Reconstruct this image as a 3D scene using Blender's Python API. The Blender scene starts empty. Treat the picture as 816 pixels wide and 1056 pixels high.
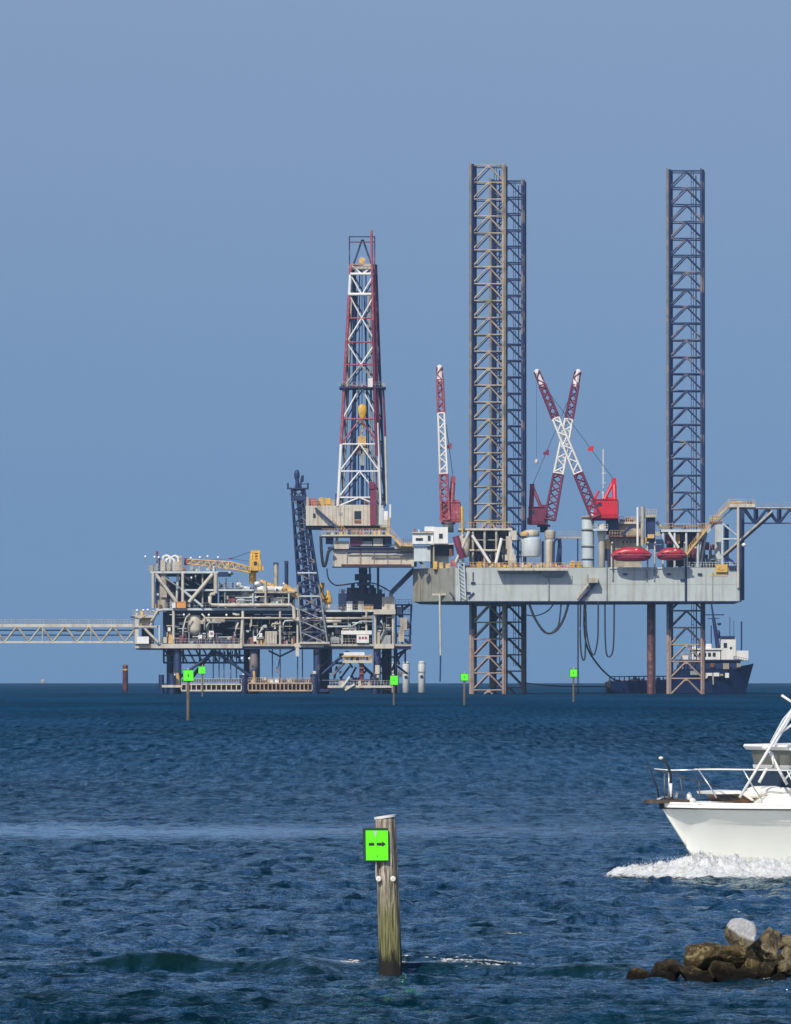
import bpy, math, random
import numpy as np
from mathutils import Vector, Matrix, noise
random.seed(7)
scene = bpy.context.scene
C = scene.collection

# ------------------------------------------------------------------ camera
F = 7500.0            # focal length in pixels of an 816 x 1056 frame
EYE = 697.0           # row of the true eye level
CAM_H = 3.8
R_EARTH = 7.43e6      # refraction included
PITCH = math.atan((EYE - 528.0) / F)
cam_d = bpy.data.cameras.new('camera')
cam = bpy.data.objects.new('camera', cam_d)
C.objects.link(cam)
cam.location = (0, 0, CAM_H)
cam.rotation_euler = (math.pi / 2 + PITCH, 0, 0)
cam_d.sensor_fit = 'HORIZONTAL'
cam_d.sensor_width = 36.0
cam_d.lens = 36.0 * F / 816.0
cam_d.clip_start = 1.0
cam_d.clip_end = 60000.0
scene.camera = cam
scene.render.resolution_x = 791
scene.render.resolution_y = 1024

# ------------------------------------------------------------------ sky, sun, exposure
SUN_EL = math.radians(42)
SUN_AZ = math.radians(-22)      # behind the camera, to its left (angle from -Y towards -X)
sun_dir = Vector((math.sin(SUN_AZ) * math.cos(SUN_EL), -math.cos(SUN_AZ) * math.cos(SUN_EL), math.sin(SUN_EL)))
SKY_LIFT = 0.28                 # hazy summer air: the clear blue of higher sky reaches down to the horizon
world = bpy.data.worlds.new('World')
scene.world = world
world.use_nodes = True
wn = world.node_tree
for n in list(wn.nodes):
    wn.nodes.remove(n)
sky = wn.nodes.new('ShaderNodeTexSky')
sky.sky_type = 'NISHITA'
sky.sun_disc = False
sky.sun_elevation = SUN_EL
sky.sun_rotation = math.atan2(sun_dir.x, sun_dir.y)
sky.altitude = 0
sky.air_density = 1.0
sky.dust_density = 1.0
sky.ozone_density = 3.0
hs = wn.nodes.new('ShaderNodeMix')
hs.data_type = 'RGBA'
hs.blend_type = 'MULTIPLY'
hs.inputs['Factor'].default_value = 1.0
hs.inputs['B'].default_value = (0.86, 0.90, 1.0, 1)
bg = wn.nodes.new('ShaderNodeBackground')
bg.inputs['Strength'].default_value = 0.12
wo = wn.nodes.new('ShaderNodeOutputWorld')
tc = wn.nodes.new('ShaderNodeTexCoord')
va = wn.nodes.new('ShaderNodeVectorMath')
va.operation = 'ADD'
va.inputs[1].default_value = (0, 0, SKY_LIFT)
vn = wn.nodes.new('ShaderNodeVectorMath')
vn.operation = 'NORMALIZE'
wn.links.new(tc.outputs['Generated'], va.inputs[0])
wn.links.new(va.outputs[0], vn.inputs[0])
wn.links.new(vn.outputs[0], sky.inputs['Vector'])
sx = wn.nodes.new('ShaderNodeSeparateXYZ')
wn.links.new(tc.outputs['Generated'], sx.inputs[0])
mr = wn.nodes.new('ShaderNodeMapRange')
mr.inputs['From Min'].default_value = -.005
mr.inputs['From Max'].default_value = .10
wn.links.new(sx.outputs['Z'], mr.inputs['Value'])
tint = wn.nodes.new('ShaderNodeMix')
tint.data_type = 'RGBA'
tint.inputs['A'].default_value = (.55, .69, .75, 1)
tint.inputs['B'].default_value = (1.36, 1.16, 1.04, 1)
wn.links.new(mr.outputs[0], tint.inputs['Factor'])
mr2 = wn.nodes.new('ShaderNodeMapRange')
mr2.inputs['From Min'].default_value = .10
mr2.inputs['From Max'].default_value = .45
wn.links.new(sx.outputs['Z'], mr2.inputs['Value'])
tint2 = wn.nodes.new('ShaderNodeMix')
tint2.data_type = 'RGBA'
tint2.inputs['B'].default_value = (.86, 1.0, 1.15, 1)
wn.links.new(mr2.outputs[0], tint2.inputs['Factor'])
wn.links.new(tint.outputs['Result'], tint2.inputs['A'])
wn.links.new(tint2.outputs['Result'], hs.inputs['B'])
wn.links.new(sky.outputs[0], hs.inputs['A'])
wn.links.new(hs.outputs['Result'], bg.inputs['Color'])
wn.links.new(bg.outputs[0], wo.inputs['Surface'])

sun_l = bpy.data.lights.new('sun', 'SUN')
sun_l.energy = 3.8
sun_l.angle = math.radians(0.5)
sun_l.color = (1.0, 0.94, 0.84)
sun = bpy.data.objects.new('sun', sun_l)
C.objects.link(sun)
sun.rotation_euler = (-sun_dir).to_track_quat('-Z', 'Y').to_euler()
sun.location = (0, 0, 200)

scene.view_settings.view_transform = 'Standard'
scene.view_settings.look = 'None'
scene.view_settings.exposure = 0.0
scene.view_settings.gamma = 1.0
scene.cycles.volume_bounces = 0
scene.cycles.max_bounces = 5
scene.cycles.use_denoising = True
HAZE = 0.00005

# ------------------------------------------------------------------ geometry helpers
CP, SP = math.cos(PITCH), math.sin(PITCH)


def P(px, py, D):
    """World point at depth y = D seen at (px, py) of the photograph."""
    u = (px - 408.0) / F
    v = (528.0 - py) / F
    y = CP - SP * v
    s = D / y
    return Vector((u * s, D, CAM_H + (SP + CP * v) * s))


def Dw(py):
    """Distance of the water surface seen at row py."""
    d = 1000.0
    t = (py - EYE) / F
    for _ in range(60):
        d = CAM_H / max(t - d / (2 * R_EARTH), 1e-5)
    return d


def seaz(x, y):
    return -(x * x + y * y) / (2 * R_EARTH)


WM = {}


def link(name, data, M, parent=None):
    o = bpy.data.objects.new(name, data)
    C.objects.link(o)
    if parent is not None:
        o.parent = parent
        o.matrix_parent_inverse = WM[parent.name].inverted()
    o.matrix_basis = M
    WM[o.name] = M
    return o


def thing(name, label, cat, base, group=None):
    o = link(name, None, Matrix.Translation(base))
    o.empty_display_size = 1
    o['label'] = label
    o['category'] = cat
    if group:
        o['group'] = group
    return o


def tag(o, label, cat, group=None):
    o['label'] = label
    o['category'] = cat
    if group:
        o['group'] = group
    return o


CACHE = {}


def raw_mesh(name, verts, faces, mat, smooth=False):
    me = bpy.data.meshes.new(name)
    me.from_pydata([tuple(v) for v in verts], [], faces)
    if mat is not None:
        for m in (mat if isinstance(mat, (list, tuple)) else [mat]):
            me.materials.append(m)
    if smooth:
        me.polygons.foreach_set('use_smooth', [True] * len(me.polygons))
    me.update()
    return me


BOXV = [(-.5, -.5, -.5), (.5, -.5, -.5), (.5, .5, -.5), (-.5, .5, -.5),
        (-.5, -.5, .5), (.5, -.5, .5), (.5, .5, .5), (-.5, .5, .5)]
BOXF = [(0, 3, 2, 1), (4, 5, 6, 7), (0, 1, 5, 4), (1, 2, 6, 5), (2, 3, 7, 6), (3, 0, 4, 7)]


def unit_box(mat):
    k = ('b', mat.name)
    if k not in CACHE:
        CACHE[k] = raw_mesh('box_' + mat.name, BOXV, BOXF, mat)
    return CACHE[k]


def tube_vf(n, r0=1.0, r1=1.0):
    v, f = [], []
    off = math.pi / 4 if n == 4 else 0
    for z, r in ((-.5, r0), (.5, r1)):
        for i in range(n):
            a = 2 * math.pi * i / n + off
            v.append((math.cos(a) * r, math.sin(a) * r, z))
    for i in range(n):
        j = (i + 1) % n
        f.append((i, j, n + j, n + i))
    f.append(tuple(range(n))[::-1])
    f.append(tuple(range(n, 2 * n)))
    return v, f


def unit_tube(mat, n, taper=1.0):
    k = ('t', mat.name, n, taper)
    if k not in CACHE:
        v, f = tube_vf(n, 1.0, taper)
        me = raw_mesh('tube_' + mat.name, v, f, mat)
        if n > 4:
            for i in range(n):
                me.polygons[i].use_smooth = True
        CACHE[k] = me
    return CACHE[k]


def wbox(parent, name, a, b, mat):
    a, b = Vector(a), Vector(b)
    c = (a + b) / 2
    s = [max(abs(b[i] - a[i]), 1e-3) for i in range(3)]
    return link(name, unit_box(mat), Matrix.Translation(c) @ Matrix.Diagonal((*s, 1)), parent)


def box(parent, name, x0, y0, x1, y1, D, dep, mat):
    """Box whose front face at depth D covers the pixels x0..x1, y0..y1; it reaches dep metres back."""
    a, b = P(x0, y1, D), P(x1, y0, D)
    return wbox(parent, name, (a.x, D, a.z), (b.x, D + dep, b.z), mat)


def align(a, b, r):
    a, b = Vector(a), Vector(b)
    d = b - a
    q = d.to_track_quat('Z', 'X' if abs(d.normalized().x) < .9 else 'Y')
    return Matrix.Translation((a + b) / 2) @ q.to_matrix().to_4x4() @ Matrix.Diagonal((r, r, d.length, 1))


def wrod(parent, name, a, b, r, mat, n=8, taper=1.0):
    return link(name, unit_tube(mat, n, taper), align(a, b, r), parent)


def rod(parent, name, a, b, r, mat, n=8, taper=1.0):
    return wrod(parent, name, P(*a), P(*b), r, mat, n, taper)


class MB:
    """Collects shapes for ONE mesh."""
    def __init__(s):
        s.v, s.f = [], []

    def add(s, v, f, M=None):
        k = len(s.v)
        s.v += [tuple(M @ Vector(p)) if M is not None else tuple(p) for p in v]
        s.f += [tuple(i + k for i in q) for q in f]

    def box(s, a, b):
        a, b = Vector(a), Vector(b)
        s.add(BOXV, BOXF, Matrix.Translation((a + b) / 2) @ Matrix.Diagonal((*[abs(x) for x in (b - a)], 1)))

    def tube(s, a, b, r, n=6, r1=None):
        v, f = tube_vf(n, 1.0, 1.0 if r1 is None else r1 / r)
        s.add(v, f, align(a, b, r))

    def sweep(s, pts, r, n=6):
        pts = [Vector(p) for p in pts]
        rings = []
        for i, p in enumerate(pts):
            d = (pts[min(i + 1, len(pts) - 1)] - pts[max(i - 1, 0)]).normalized()
            q = d.to_track_quat('Z', 'X' if abs(d.x) < .9 else 'Y').to_matrix()
            rr = r[i] if isinstance(r, (list, tuple)) else r
            rings.append([p + q @ Vector((math.cos(t) * rr, math.sin(t) * rr, 0)) for t in
                          [2 * math.pi * k / n for k in range(n)]])
        s.loft(rings)

    def loft(s, rings, cap=True):
        k = len(s.v)
        n = len(rings[0])
        for r in rings:
            s.v += [tuple(p) for p in r]
        for i in range(len(rings) - 1):
            for j in range(n):
                a, b = k + i * n + j, k + i * n + (j + 1) % n
                s.f.append((a, b, b + n, a + n))
        if cap:
            s.f.append(tuple(k + j for j in range(n))[::-1])
            s.f.append(tuple(k + (len(rings) - 1) * n + j for j in range(n)))

    def ball(s, c, r, seg=8, rings=6):
        c = Vector(c)
        r = Vector((r, r, r)) if not hasattr(r, '__len__') else Vector(r)
        rr = []
        for i in range(rings + 1):
            t = math.pi * (i + .02 * (i == 0) - .02 * (i == rings)) / rings
            rr.append([c + Vector((r.x * math.sin(t) * math.cos(2 * math.pi * j / seg),
                                   r.y * math.sin(t) * math.sin(2 * math.pi * j / seg),
                                   r.z * math.cos(t))) for j in range(seg)])
        s.loft(rr)

    def make(s, name, mat, parent=None, smooth=False, origin=None):
        if parent is not None:
            B = WM[parent.name].to_translation()
        else:
            B = Vector(origin) if origin is not None else Vector((0, 0, 0))
        me = raw_mesh(name, [(v[0] - B.x, v[1] - B.y, v[2] - B.z) for v in s.v], s.f, mat, smooth)
        return link(name, me, Matrix.Translation(B), parent)


def lathe(parent, name, c, prof, mat, n=14):
    """Vertical turned shape: prof = [(radius, dz)], c = base point."""
    m = MB()
    m.loft([[Vector(c) + Vector((r * math.cos(2 * math.pi * j / n), r * math.sin(2 * math.pi * j / n), z))
             for j in range(n)] for r, z in prof])
    o = m.make(name, mat, parent, smooth=True)
    return o


def rail(parent, a, b, h=1.1, n=None, mat=None, name='handrail', r=0.05):
    """A handrail along the floor line a-b (pixel, pixel, depth), posts and two rails as one part."""
    A, B = P(*a), P(*b)
    L = (B - A).length
    n = n or max(2, int(L / 2))
    m = MB()
    up = Vector((0, 0, h))
    m.tube(A + up, B + up, r, 4)
    m.tube(A + up * .5, B + up * .5, r * .8, 4)
    for i in range(n + 1):
        p = A.lerp(B, i / n)
        m.tube(p, p + up, r, 4)
    return m.make(name, mat, parent)


# ------------------------------------------------------------------ materials
def mat(name, col, rough=.55, metal=0.0, var=.18, scale=.6, streak=None, streak_amt=.5, emit=None, bump=0.0, patch=None,
        patch_amt=.5, patch_scale=.25):
    m = bpy.data.materials.new(name)
    m.use_nodes = True
    nt = m.node_tree
    bs = nt.nodes['Principled BSDF']
    bs.inputs['Roughness'].default_value = rough
    bs.inputs['Metallic'].default_value = metal
    L = nt.links.new
    geo = nt.nodes.new('ShaderNodeNewGeometry')
    nz = nt.nodes.new('ShaderNodeTexNoise')
    nz.inputs['Scale'].default_value = scale
    nz.inputs['Detail'].default_value = 5
    L(geo.outputs['Position'], nz.inputs['Vector'])
    mix = nt.nodes.new('ShaderNodeMix')
    mix.data_type = 'RGBA'
    mix.inputs['A'].default_value = (*[c * (1 - var) for c in col], 1)
    mix.inputs['B'].default_value = (*[min(1, c * (1 + var)) for c in col], 1)
    mr = nt.nodes.new('ShaderNodeMapRange')
    mr.inputs['From Min'].default_value = .3
    mr.inputs['From Max'].default_value = .7
    L(nz.outputs['Fac'], mr.inputs['Value'])
    L(mr.outputs[0], mix.inputs['Factor'])
    out = mix.outputs['Result']

    def layer(out, c2, amt, vec_scale, lo=.55, hi=.72):
        mp = nt.nodes.new('ShaderNodeMapping')
        mp.inputs['Scale'].default_value = vec_scale
        L(geo.outputs['Position'], mp.inputs['Vector'])
        n2 = nt.nodes.new('ShaderNodeTexNoise')
        n2.inputs['Scale'].default_value = 1.0
        n2.inputs['Detail'].default_value = 4
        L(mp.outputs[0], n2.inputs['Vector'])
        m2 = nt.nodes.new('ShaderNodeMapRange')
        m2.inputs['From Min'].default_value = lo
        m2.inputs['From Max'].default_value = hi
        m2.inputs['To Max'].default_value = amt
        L(n2.outputs['Fac'], m2.inputs['Value'])
        mx = nt.nodes.new('ShaderNodeMix')
        mx.data_type = 'RGBA'
        mx.inputs['B'].default_value = (*c2, 1)
        L(m2.outputs[0], mx.inputs['Factor'])
        L(out, mx.inputs['A'])
        return mx.outputs['Result']
    if streak:
        out = layer(out, streak, streak_amt, (1.1, 1.1, .08), .5, .68)
    if patch:
        out = layer(out, patch, patch_amt, (patch_scale,) * 3, .52, .62)
    L(out, bs.inputs['Base Color'])
    if bump:
        bp = nt.nodes.new('ShaderNodeBump')
        bp.inputs['Strength'].default_value = bump
        bp.inputs['Distance'].default_value = .05
        L(nz.outputs['Fac'], bp.inputs['Height'])
        L(bp.outputs[0], bs.inputs['Normal'])
    if emit:
        bs.inputs['Emission Color'].default_value = (*emit[0], 1)
        bs.inputs['Emission Strength'].default_value = emit[1]
    return m


M = {}
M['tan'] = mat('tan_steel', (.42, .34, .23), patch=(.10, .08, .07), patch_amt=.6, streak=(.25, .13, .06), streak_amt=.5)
M['slate'] = mat('slate_steel', (.020, .036, .105), patch=(.34, .26, .20), patch_amt=.6, patch_scale=.3)
M['slate_dark'] = mat('dark_steel', (.008, .020, .085), var=.3)
M['lit_strip'] = mat('sunlit_rack_steel', (.17, .165, .16), patch=(.38, .27, .17), patch_amt=.5, patch_scale=.4)  # lighter grey paints the sunlit left edge of the chords
M['rosy'] = mat('salt_bleached_steel', (.37, .275, .215), patch=(.25, .12, .08), patch_amt=.6, patch_scale=.6)
M['hull'] = mat('grey_hull_paint', (.46, .495, .465), var=.06, streak=(.27, .22, .15), streak_amt=.42, patch=(.38, .40, .36), patch_scale=.09)
M['hull_facet'] = mat('streaked_hull_paint', (.29, .29, .235), var=.15, streak=(.20, .12, .07), streak_amt=.75)
M['cream'] = mat('cream_paint', (.55, .50, .40), var=.12, streak=(.30, .18, .08), streak_amt=.5)
M['beige'] = mat('beige_paint', (.42, .38, .29), var=.15, streak=(.25, .14, .06), streak_amt=.5, patch=(.2, .17, .13), patch_scale=.8)
M['white'] = mat('white_paint', (.78, .76, .70), var=.06, streak=(.5, .42, .33), streak_amt=.35)
M['grey'] = mat('mid_grey_paint', (.28, .30, .30), var=.2, streak=(.16, .11, .08))
M['pale'] = mat('pale_blue_grey_paint', (.52, .58, .58), var=.08, streak=(.35, .3, .22))
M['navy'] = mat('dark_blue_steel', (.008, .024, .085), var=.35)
M['rust'] = mat('rusty_steel', (.22, .085, .045), var=.35, patch=(.08, .04, .05), patch_scale=.9)
M['deck'] = mat('deck_plate', (.14, .13, .11), var=.3, streak=(.2, .1, .05))
M['yellow'] = mat('yellow_paint', (.72, .42, .04), var=.15, patch=(.35, .17, .04), patch_scale=1.2)
M['ochre'] = mat('ochre_paint', (.64, .40, .13), var=.2, patch=(.25, .12, .07), patch_scale=1.0)
M['orange'] = mat('orange_paint', (.75, .33, .08), var=.12)
M['red'] = mat('bright_red_paint', (.62, .015, .03), rough=.4, var=.12)
M['maroon'] = mat('maroon_paint', (.17, .022, .06), var=.18)
M['pink'] = mat('faded_red_paint', (.33, .06, .085), var=.18, patch=(.5, .22, .18), patch_scale=1.3)
M['black'] = mat('black_rubber', (.015, .017, .022), rough=.6, var=.2)
M['shiphull'] = mat('dark_blue_ship_paint', (.005, .018, .075), rough=.4, var=.2)
M['glass'] = mat('dark_window_glass', (.02, .03, .045), rough=.15, var=.1)
M['wood'] = None
LAMP = mat('lamp_lens', (.9, .93, .95), rough=.2, var=.02)
STOP_EARLY = False

# ------------------------------------------------------------------ the sea
SEA_NEAR, SEA_FAR = 2.4, .12


def build_sea():
    rng = np.random.default_rng(11)
    t = np.linspace(CAM_H * F / 64.0, CAM_H * F / 2400.0, 860)
    D = CAM_H * F / t
    D = np.concatenate([[-1500, -300, -60, 0, 25, 45, 56, 61], D, np.geomspace(2450, 8300, 40)])
    U = np.linspace(-0.108, 0.108, 960)
    ext = np.geomspace(0.116, 1.0, 12)
    U = np.concatenate([-ext[::-1], U, ext])
    DD, UU = np.meshgrid(D, U, indexing='ij')
    X = UU * np.maximum(DD, 62.0)
    Y = DD.copy()
    fade = np.clip((0.113 - np.abs(UU)) / 0.006, 0, 1) * np.clip((DD - 61.5) / 3.0, 0, 1)
    Z = np.zeros_like(X)
    # distance dependent detail: waves far shorter than the grid step are left to the material
    step = np.maximum(DD, 64.0) ** 2 / (CAM_H * F) * .55
    for k in range(96):
        lam = float(np.exp(rng.uniform(math.log(.26), math.log(9.0))))
        ang = rng.normal(0.12, .42 if lam > 1.2 else .62)
        kx, ky = math.sin(ang) * 2 * math.pi / lam, math.cos(ang) * 2 * math.pi / lam
        amp = 0.0112 * lam ** .62 / (1 + (lam / 2.4) ** 1.8)
        if lam < .8:
            amp *= .8
        ph = rng.uniform(0, 2 * math.pi)
        wob = .5 * np.sin(X / lam * .23 + ph * 3) + .5 * np.sin(Y / lam * .17 + ph * 5)
        s = np.sin(kx * X + ky * Y + ph + wob)
        a = amp * np.clip(1.25 - .09 * step / lam, .15, 1)
        Z += a * (1 - 1.6 * np.abs(s)) if k % 2 else a * s
    # gusts make the chop taller and lower in places; a smooth slick crosses the view
    gust = 1 + .28 * np.sin(X * .021 + Y * .013 + 1.3) * np.sin(Y * .034 + 2.1 + .8 * np.sin(X * .05)) \
        + .18 * np.sin(X * .35 + .11 * Y) * np.sin(.16 * Y + 1)
    slick = np.exp(-((Y - 178 - 6 * np.sin(X * .14)) / 9.0) ** 2) * (.55 + .45 * np.clip(.6 - X * .12, 0, 1))
    Z *= gust * (1 - .65 * slick)
    # the long low swell breaking gently round the pile and off the rocks
    def swell(x0, y0, x1, y1, h, wf, wb, curve=0.0):
        n = math.hypot(x1 - x0, y1 - y0)
        ax, ay = (x1 - x0) / n, (y1 - y0) / n
        s = (X - x0) * ax + (Y - y0) * ay
        d = -(X - x0) * ay + (Y - y0) * ax - curve * ((s / n - .5) ** 2)
        e = np.clip(s / n, 0, 1)
        env = np.exp(-np.clip(-s, 0, None) ** 2 / .35 - np.clip(s - n, 0, None) ** 2 / .35) * (.75 + .25 * np.sin(e * 7 + 1))
        return h * env * np.where(d < 0, np.exp(-(d / wf) ** 2), np.exp(-(d / wb) ** 2))
    w = swell(-3.1, 94.3, -1.2, 93.4, .21, .30, 1.6, -1.2)
    w += swell(-4.9, 93.6, -3.3, 94.4, .10, .34, 1.6, .4)
    w += swell(.3, 93.6, 2.7, 92.4, .13, .3, 2.0, -1.0)
    w += swell(-4.8, 84.5, -1.0, 83.0, .05, .4, 2.2, .8)
    w += swell(-1.0, 79.0, 3.8, 80.5, .035, .4, 2.0, -.8)
    Z *= 1 - .75 * np.clip(w / .12, 0, 1)
    Z += w
    SW = np.clip(w / .10, 0, 1)
    Z *= fade
    Z += -(X * X + Y * Y) / (2 * R_EARTH)
    nr, nc = X.shape
    me = bpy.data.meshes.new('sea')
    co = np.stack([X, Y, Z], -1).reshape(-1, 3).astype(np.float32)
    idx = np.arange(nr * nc).reshape(nr, nc)
    q = np.stack([idx[:-1, :-1], idx[:-1, 1:], idx[1:, 1:], idx[1:, :-1]], -1).reshape(-1, 4)
    me.vertices.add(len(co))
    me.vertices.foreach_set('co', co.ravel())
    me.loops.add(q.size)
    me.loops.foreach_set('vertex_index', q.ravel().astype(np.int32))
    me.polygons.add(len(q))
    me.polygons.foreach_set('loop_start', np.arange(0, q.size, 4, dtype=np.int32))
    me.polygons.foreach_set('loop_total', np.full(len(q), 4, dtype=np.int32))
    me.polygons.foreach_set('use_smooth', np.ones(len(q), dtype=bool))
    at = me.attributes.new('swell', 'FLOAT', 'POINT')
    at.data.foreach_set('value', SW.ravel().astype(np.float32))
    me.update(calc_edges=True)
    me.validate()
    m = bpy.data.materials.new('sea_water')
    m.use_nodes = True
    nt = m.node_tree
    L = nt.links.new
    N = nt.nodes.new
    bs = nt.nodes['Principled BSDF']
    geo = N('ShaderNodeNewGeometry')

    def nz(scale, detail=4, rough=.55, dist=0.0):
        mp = N('ShaderNodeMapping')
        mp.inputs['Scale'].default_value = scale
        L(geo.outputs['Position'], mp.inputs['Vector'])
        n = N('ShaderNodeTexNoise')
        n.inputs['Scale'].default_value = 1
        n.inputs['Detail'].default_value = detail
        n.inputs['Roughness'].default_value = rough
        n.inputs['Distortion'].default_value = dist
        L(mp.outputs[0], n.inputs['Vector'])
        return n.outputs['Fac']

    def mth(op, a, b):
        n = N('ShaderNodeMath')
        n.operation = op
        for i, x in enumerate((a, b)):
            if isinstance(x, (int, float)):
                n.inputs[i].default_value = x
            else:
                L(x, n.inputs[i])
        return n.outputs[0]

    def rng_(v, a, b, c, d):
        n = N('ShaderNodeMapRange')
        n.inputs['From Min'].default_value = a
        n.inputs['From Max'].default_value = b
        n.inputs['To Min'].default_value = c
        n.inputs['To Max'].default_value = d
        L(v, n.inputs['Value'])
        return n.outputs[0]
    # wind ripples, chop and the broad gust patches, in metres
    ripple = nz((6.0, 8.0, 6.0), 4, .6, .4)
    chop = nz((1.3, 1.5, .6), 5, .6, .3)
    far_chop = nz((.30, .022, .1), 5, .65, .2)
    gusts = nz((.022, .0045, .01), 4, .6)
    sea_chop = nz((.14, .24, .1), 4, .6, .2)
    h = mth('ADD', mth('MULTIPLY', ripple, .10), mth('ADD', mth('MULTIPLY', chop, .34), mth('MULTIPLY', sea_chop, 2.2)))
    h = mth('ADD', h, mth('MULTIPLY', far_chop, .8))
    bp = N('ShaderNodeBump')
    bp.inputs['Strength'].default_value = 1.0
    bp.inputs['Distance'].default_value = .85
    L(h, bp.inputs['Height'])
    # deep blue offshore, greener over the shoal by the rocks
    sep = N('ShaderNodeSeparateXYZ')
    L(geo.outputs['Position'], sep.inputs[0])
    shoal = rng_(sep.outputs['Y'], 84, 260, 1, 0)
    cm = N('ShaderNodeMix')
    cm.data_type = 'RGBA'
    cm.inputs['A'].default_value = (.0, .035, .082, 1)
    cm.inputs['B'].default_value = (.001, .025, .042, 1)
    L(shoal, cm.inputs['Factor'])
    cg = N('ShaderNodeMix')
    cg.data_type = 'RGBA'
    cg.blend_type = 'MULTIPLY'
    cg.inputs['Factor'].default_value = 1
    L(cm.outputs['Result'], cg.inputs['A'])
    near_rows = nz((1.8, .60, .1), 7, .70, .2)
    far_rows = nz((1.9, .075, .1), 6, .72, .15)
    w = rng_(sep.outputs['Y'], 140, 380, 0, 1)
    rows = mth('ADD', mth('MULTIPLY', near_rows, mth('SUBTRACT', 1.0, w)), mth('MULTIPLY', far_rows, w))
    g = rng_(mth('ADD', mth('MULTIPLY', gusts, .4), mth('MULTIPLY', rows, .6)), .40, .60, .5, 1.5)
    comb = N('ShaderNodeCombineColor')
    for i in range(3):
        L(g, comb.inputs[i])
    L(comb.outputs[0], cg.inputs['B'])
    df = N('ShaderNodeBsdfDiffuse')
    gl = N('ShaderNodeBsdfGlossy')
    fr = N('ShaderNodeFresnel')
    fr.inputs['IOR'].default_value = 1.333
    gl.inputs['Color'].default_value = (.88, .98, 1.0, 1)
    mx = N('ShaderNodeMixShader')
    L(bp.outputs[0], gl.inputs['Normal'])
    L(bp.outputs[0], fr.inputs['Normal'])
    L(rng_(gusts, .35, .65, .05, .14), gl.inputs['Roughness'])
    # far off, the facets that would mirror the low sky hide behind the crests in front of them
    cap = rng_(mth('DIVIDE', 1.0, sep.outputs['Y']), 1 / 900.0, 1 / 110.0, SEA_FAR, SEA_NEAR)
    cap = mth('MULTIPLY', cap, rng_(mth('ADD', mth('MULTIPLY', rows, .8), mth('MULTIPLY', gusts, .2)), .40, .60, .08, 1.85))
    cap = mth('MULTIPLY', cap, rng_(sep.outputs['Y'], 86, 103, .42, 1.05))     # steeper chop over the shoal mirrors less sky
    # a smooth slick lies across the view about 178 m out
    wob = nz((.05, .02, .1), 4, .6)
    d = mth('ABSOLUTE', mth('ADD', mth('SUBTRACT', sep.outputs['Y'], 179.0), mth('MULTIPLY', mth('SUBTRACT', wob, .5), 26.0)), 0)
    band = mth('MULTIPLY', rng_(d, 12, 3, 0, 1), rng_(sep.outputs['X'], 6, -4, .35, 1))
    streaks = rng_(nz((.035, .28, .1), 7, .68, .3), .50, .64, 0, 1.4)
    streaks = mth('MULTIPLY', streaks, rng_(sep.outputs['Y'], 300, 160, 0, 1))
    cap = mth('ADD', cap, mth('ADD', mth('MULTIPLY', band, 1.15), streaks))
    swa = N('ShaderNodeAttribute')
    swa.attribute_name = 'swell'
    L(mth('MULTIPLY', mth('SUBTRACT', 1.0, mth('MULTIPLY', band, .6)), mth('SUBTRACT', 1.0, mth('MULTIPLY', swa.outputs['Fac'], .72))), bp.inputs['Strength'])
    # steep little swells tinted dark green, standing for fronts that mirror little sky
    gm = N('ShaderNodeMix')
    gm.data_type = 'RGBA'
    gm.inputs['B'].default_value = (.004, .019, .017, 1)
    L(mth('MULTIPLY', swa.outputs['Fac'], .7), gm.inputs['Factor'])
    L(cg.outputs['Result'], gm.inputs['A'])
    L(gm.outputs['Result'], df.inputs['Color'])
    cap = mth('MULTIPLY', cap, mth('SUBTRACT', 1.0, mth('MULTIPLY', swa.outputs['Fac'], .45)))
    L(mth('MULTIPLY', fr.outputs[0], cap), mx.inputs['Fac'])
    L(df.outputs[0], mx.inputs[1])
    L(gl.outputs[0], mx.inputs[2])
    nt.nodes.remove(bs)
    L(mx.outputs[0], nt.nodes['Material Output'].inputs['Surface'])
    me.materials.append(m)
    o = link('sea', me, Matrix.Identity(4))
    o['kind'] = 'structure'
    globals()['SEA_Z'] = (D, U, Z)
    return o


build_sea()


def wz(x, y):
    """Height of the water surface at (x, y)."""
    D, U, Z = SEA_Z
    i = int(np.clip(np.searchsorted(D, y), 1, len(D) - 1))
    u = x / max(y, 62.0)
    j = int(np.clip(np.searchsorted(U, u), 1, len(U) - 1))
    return float(Z[i, j])



# ------------------------------------------------------------------ jack-up rig
D0 = 1600.0


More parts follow.
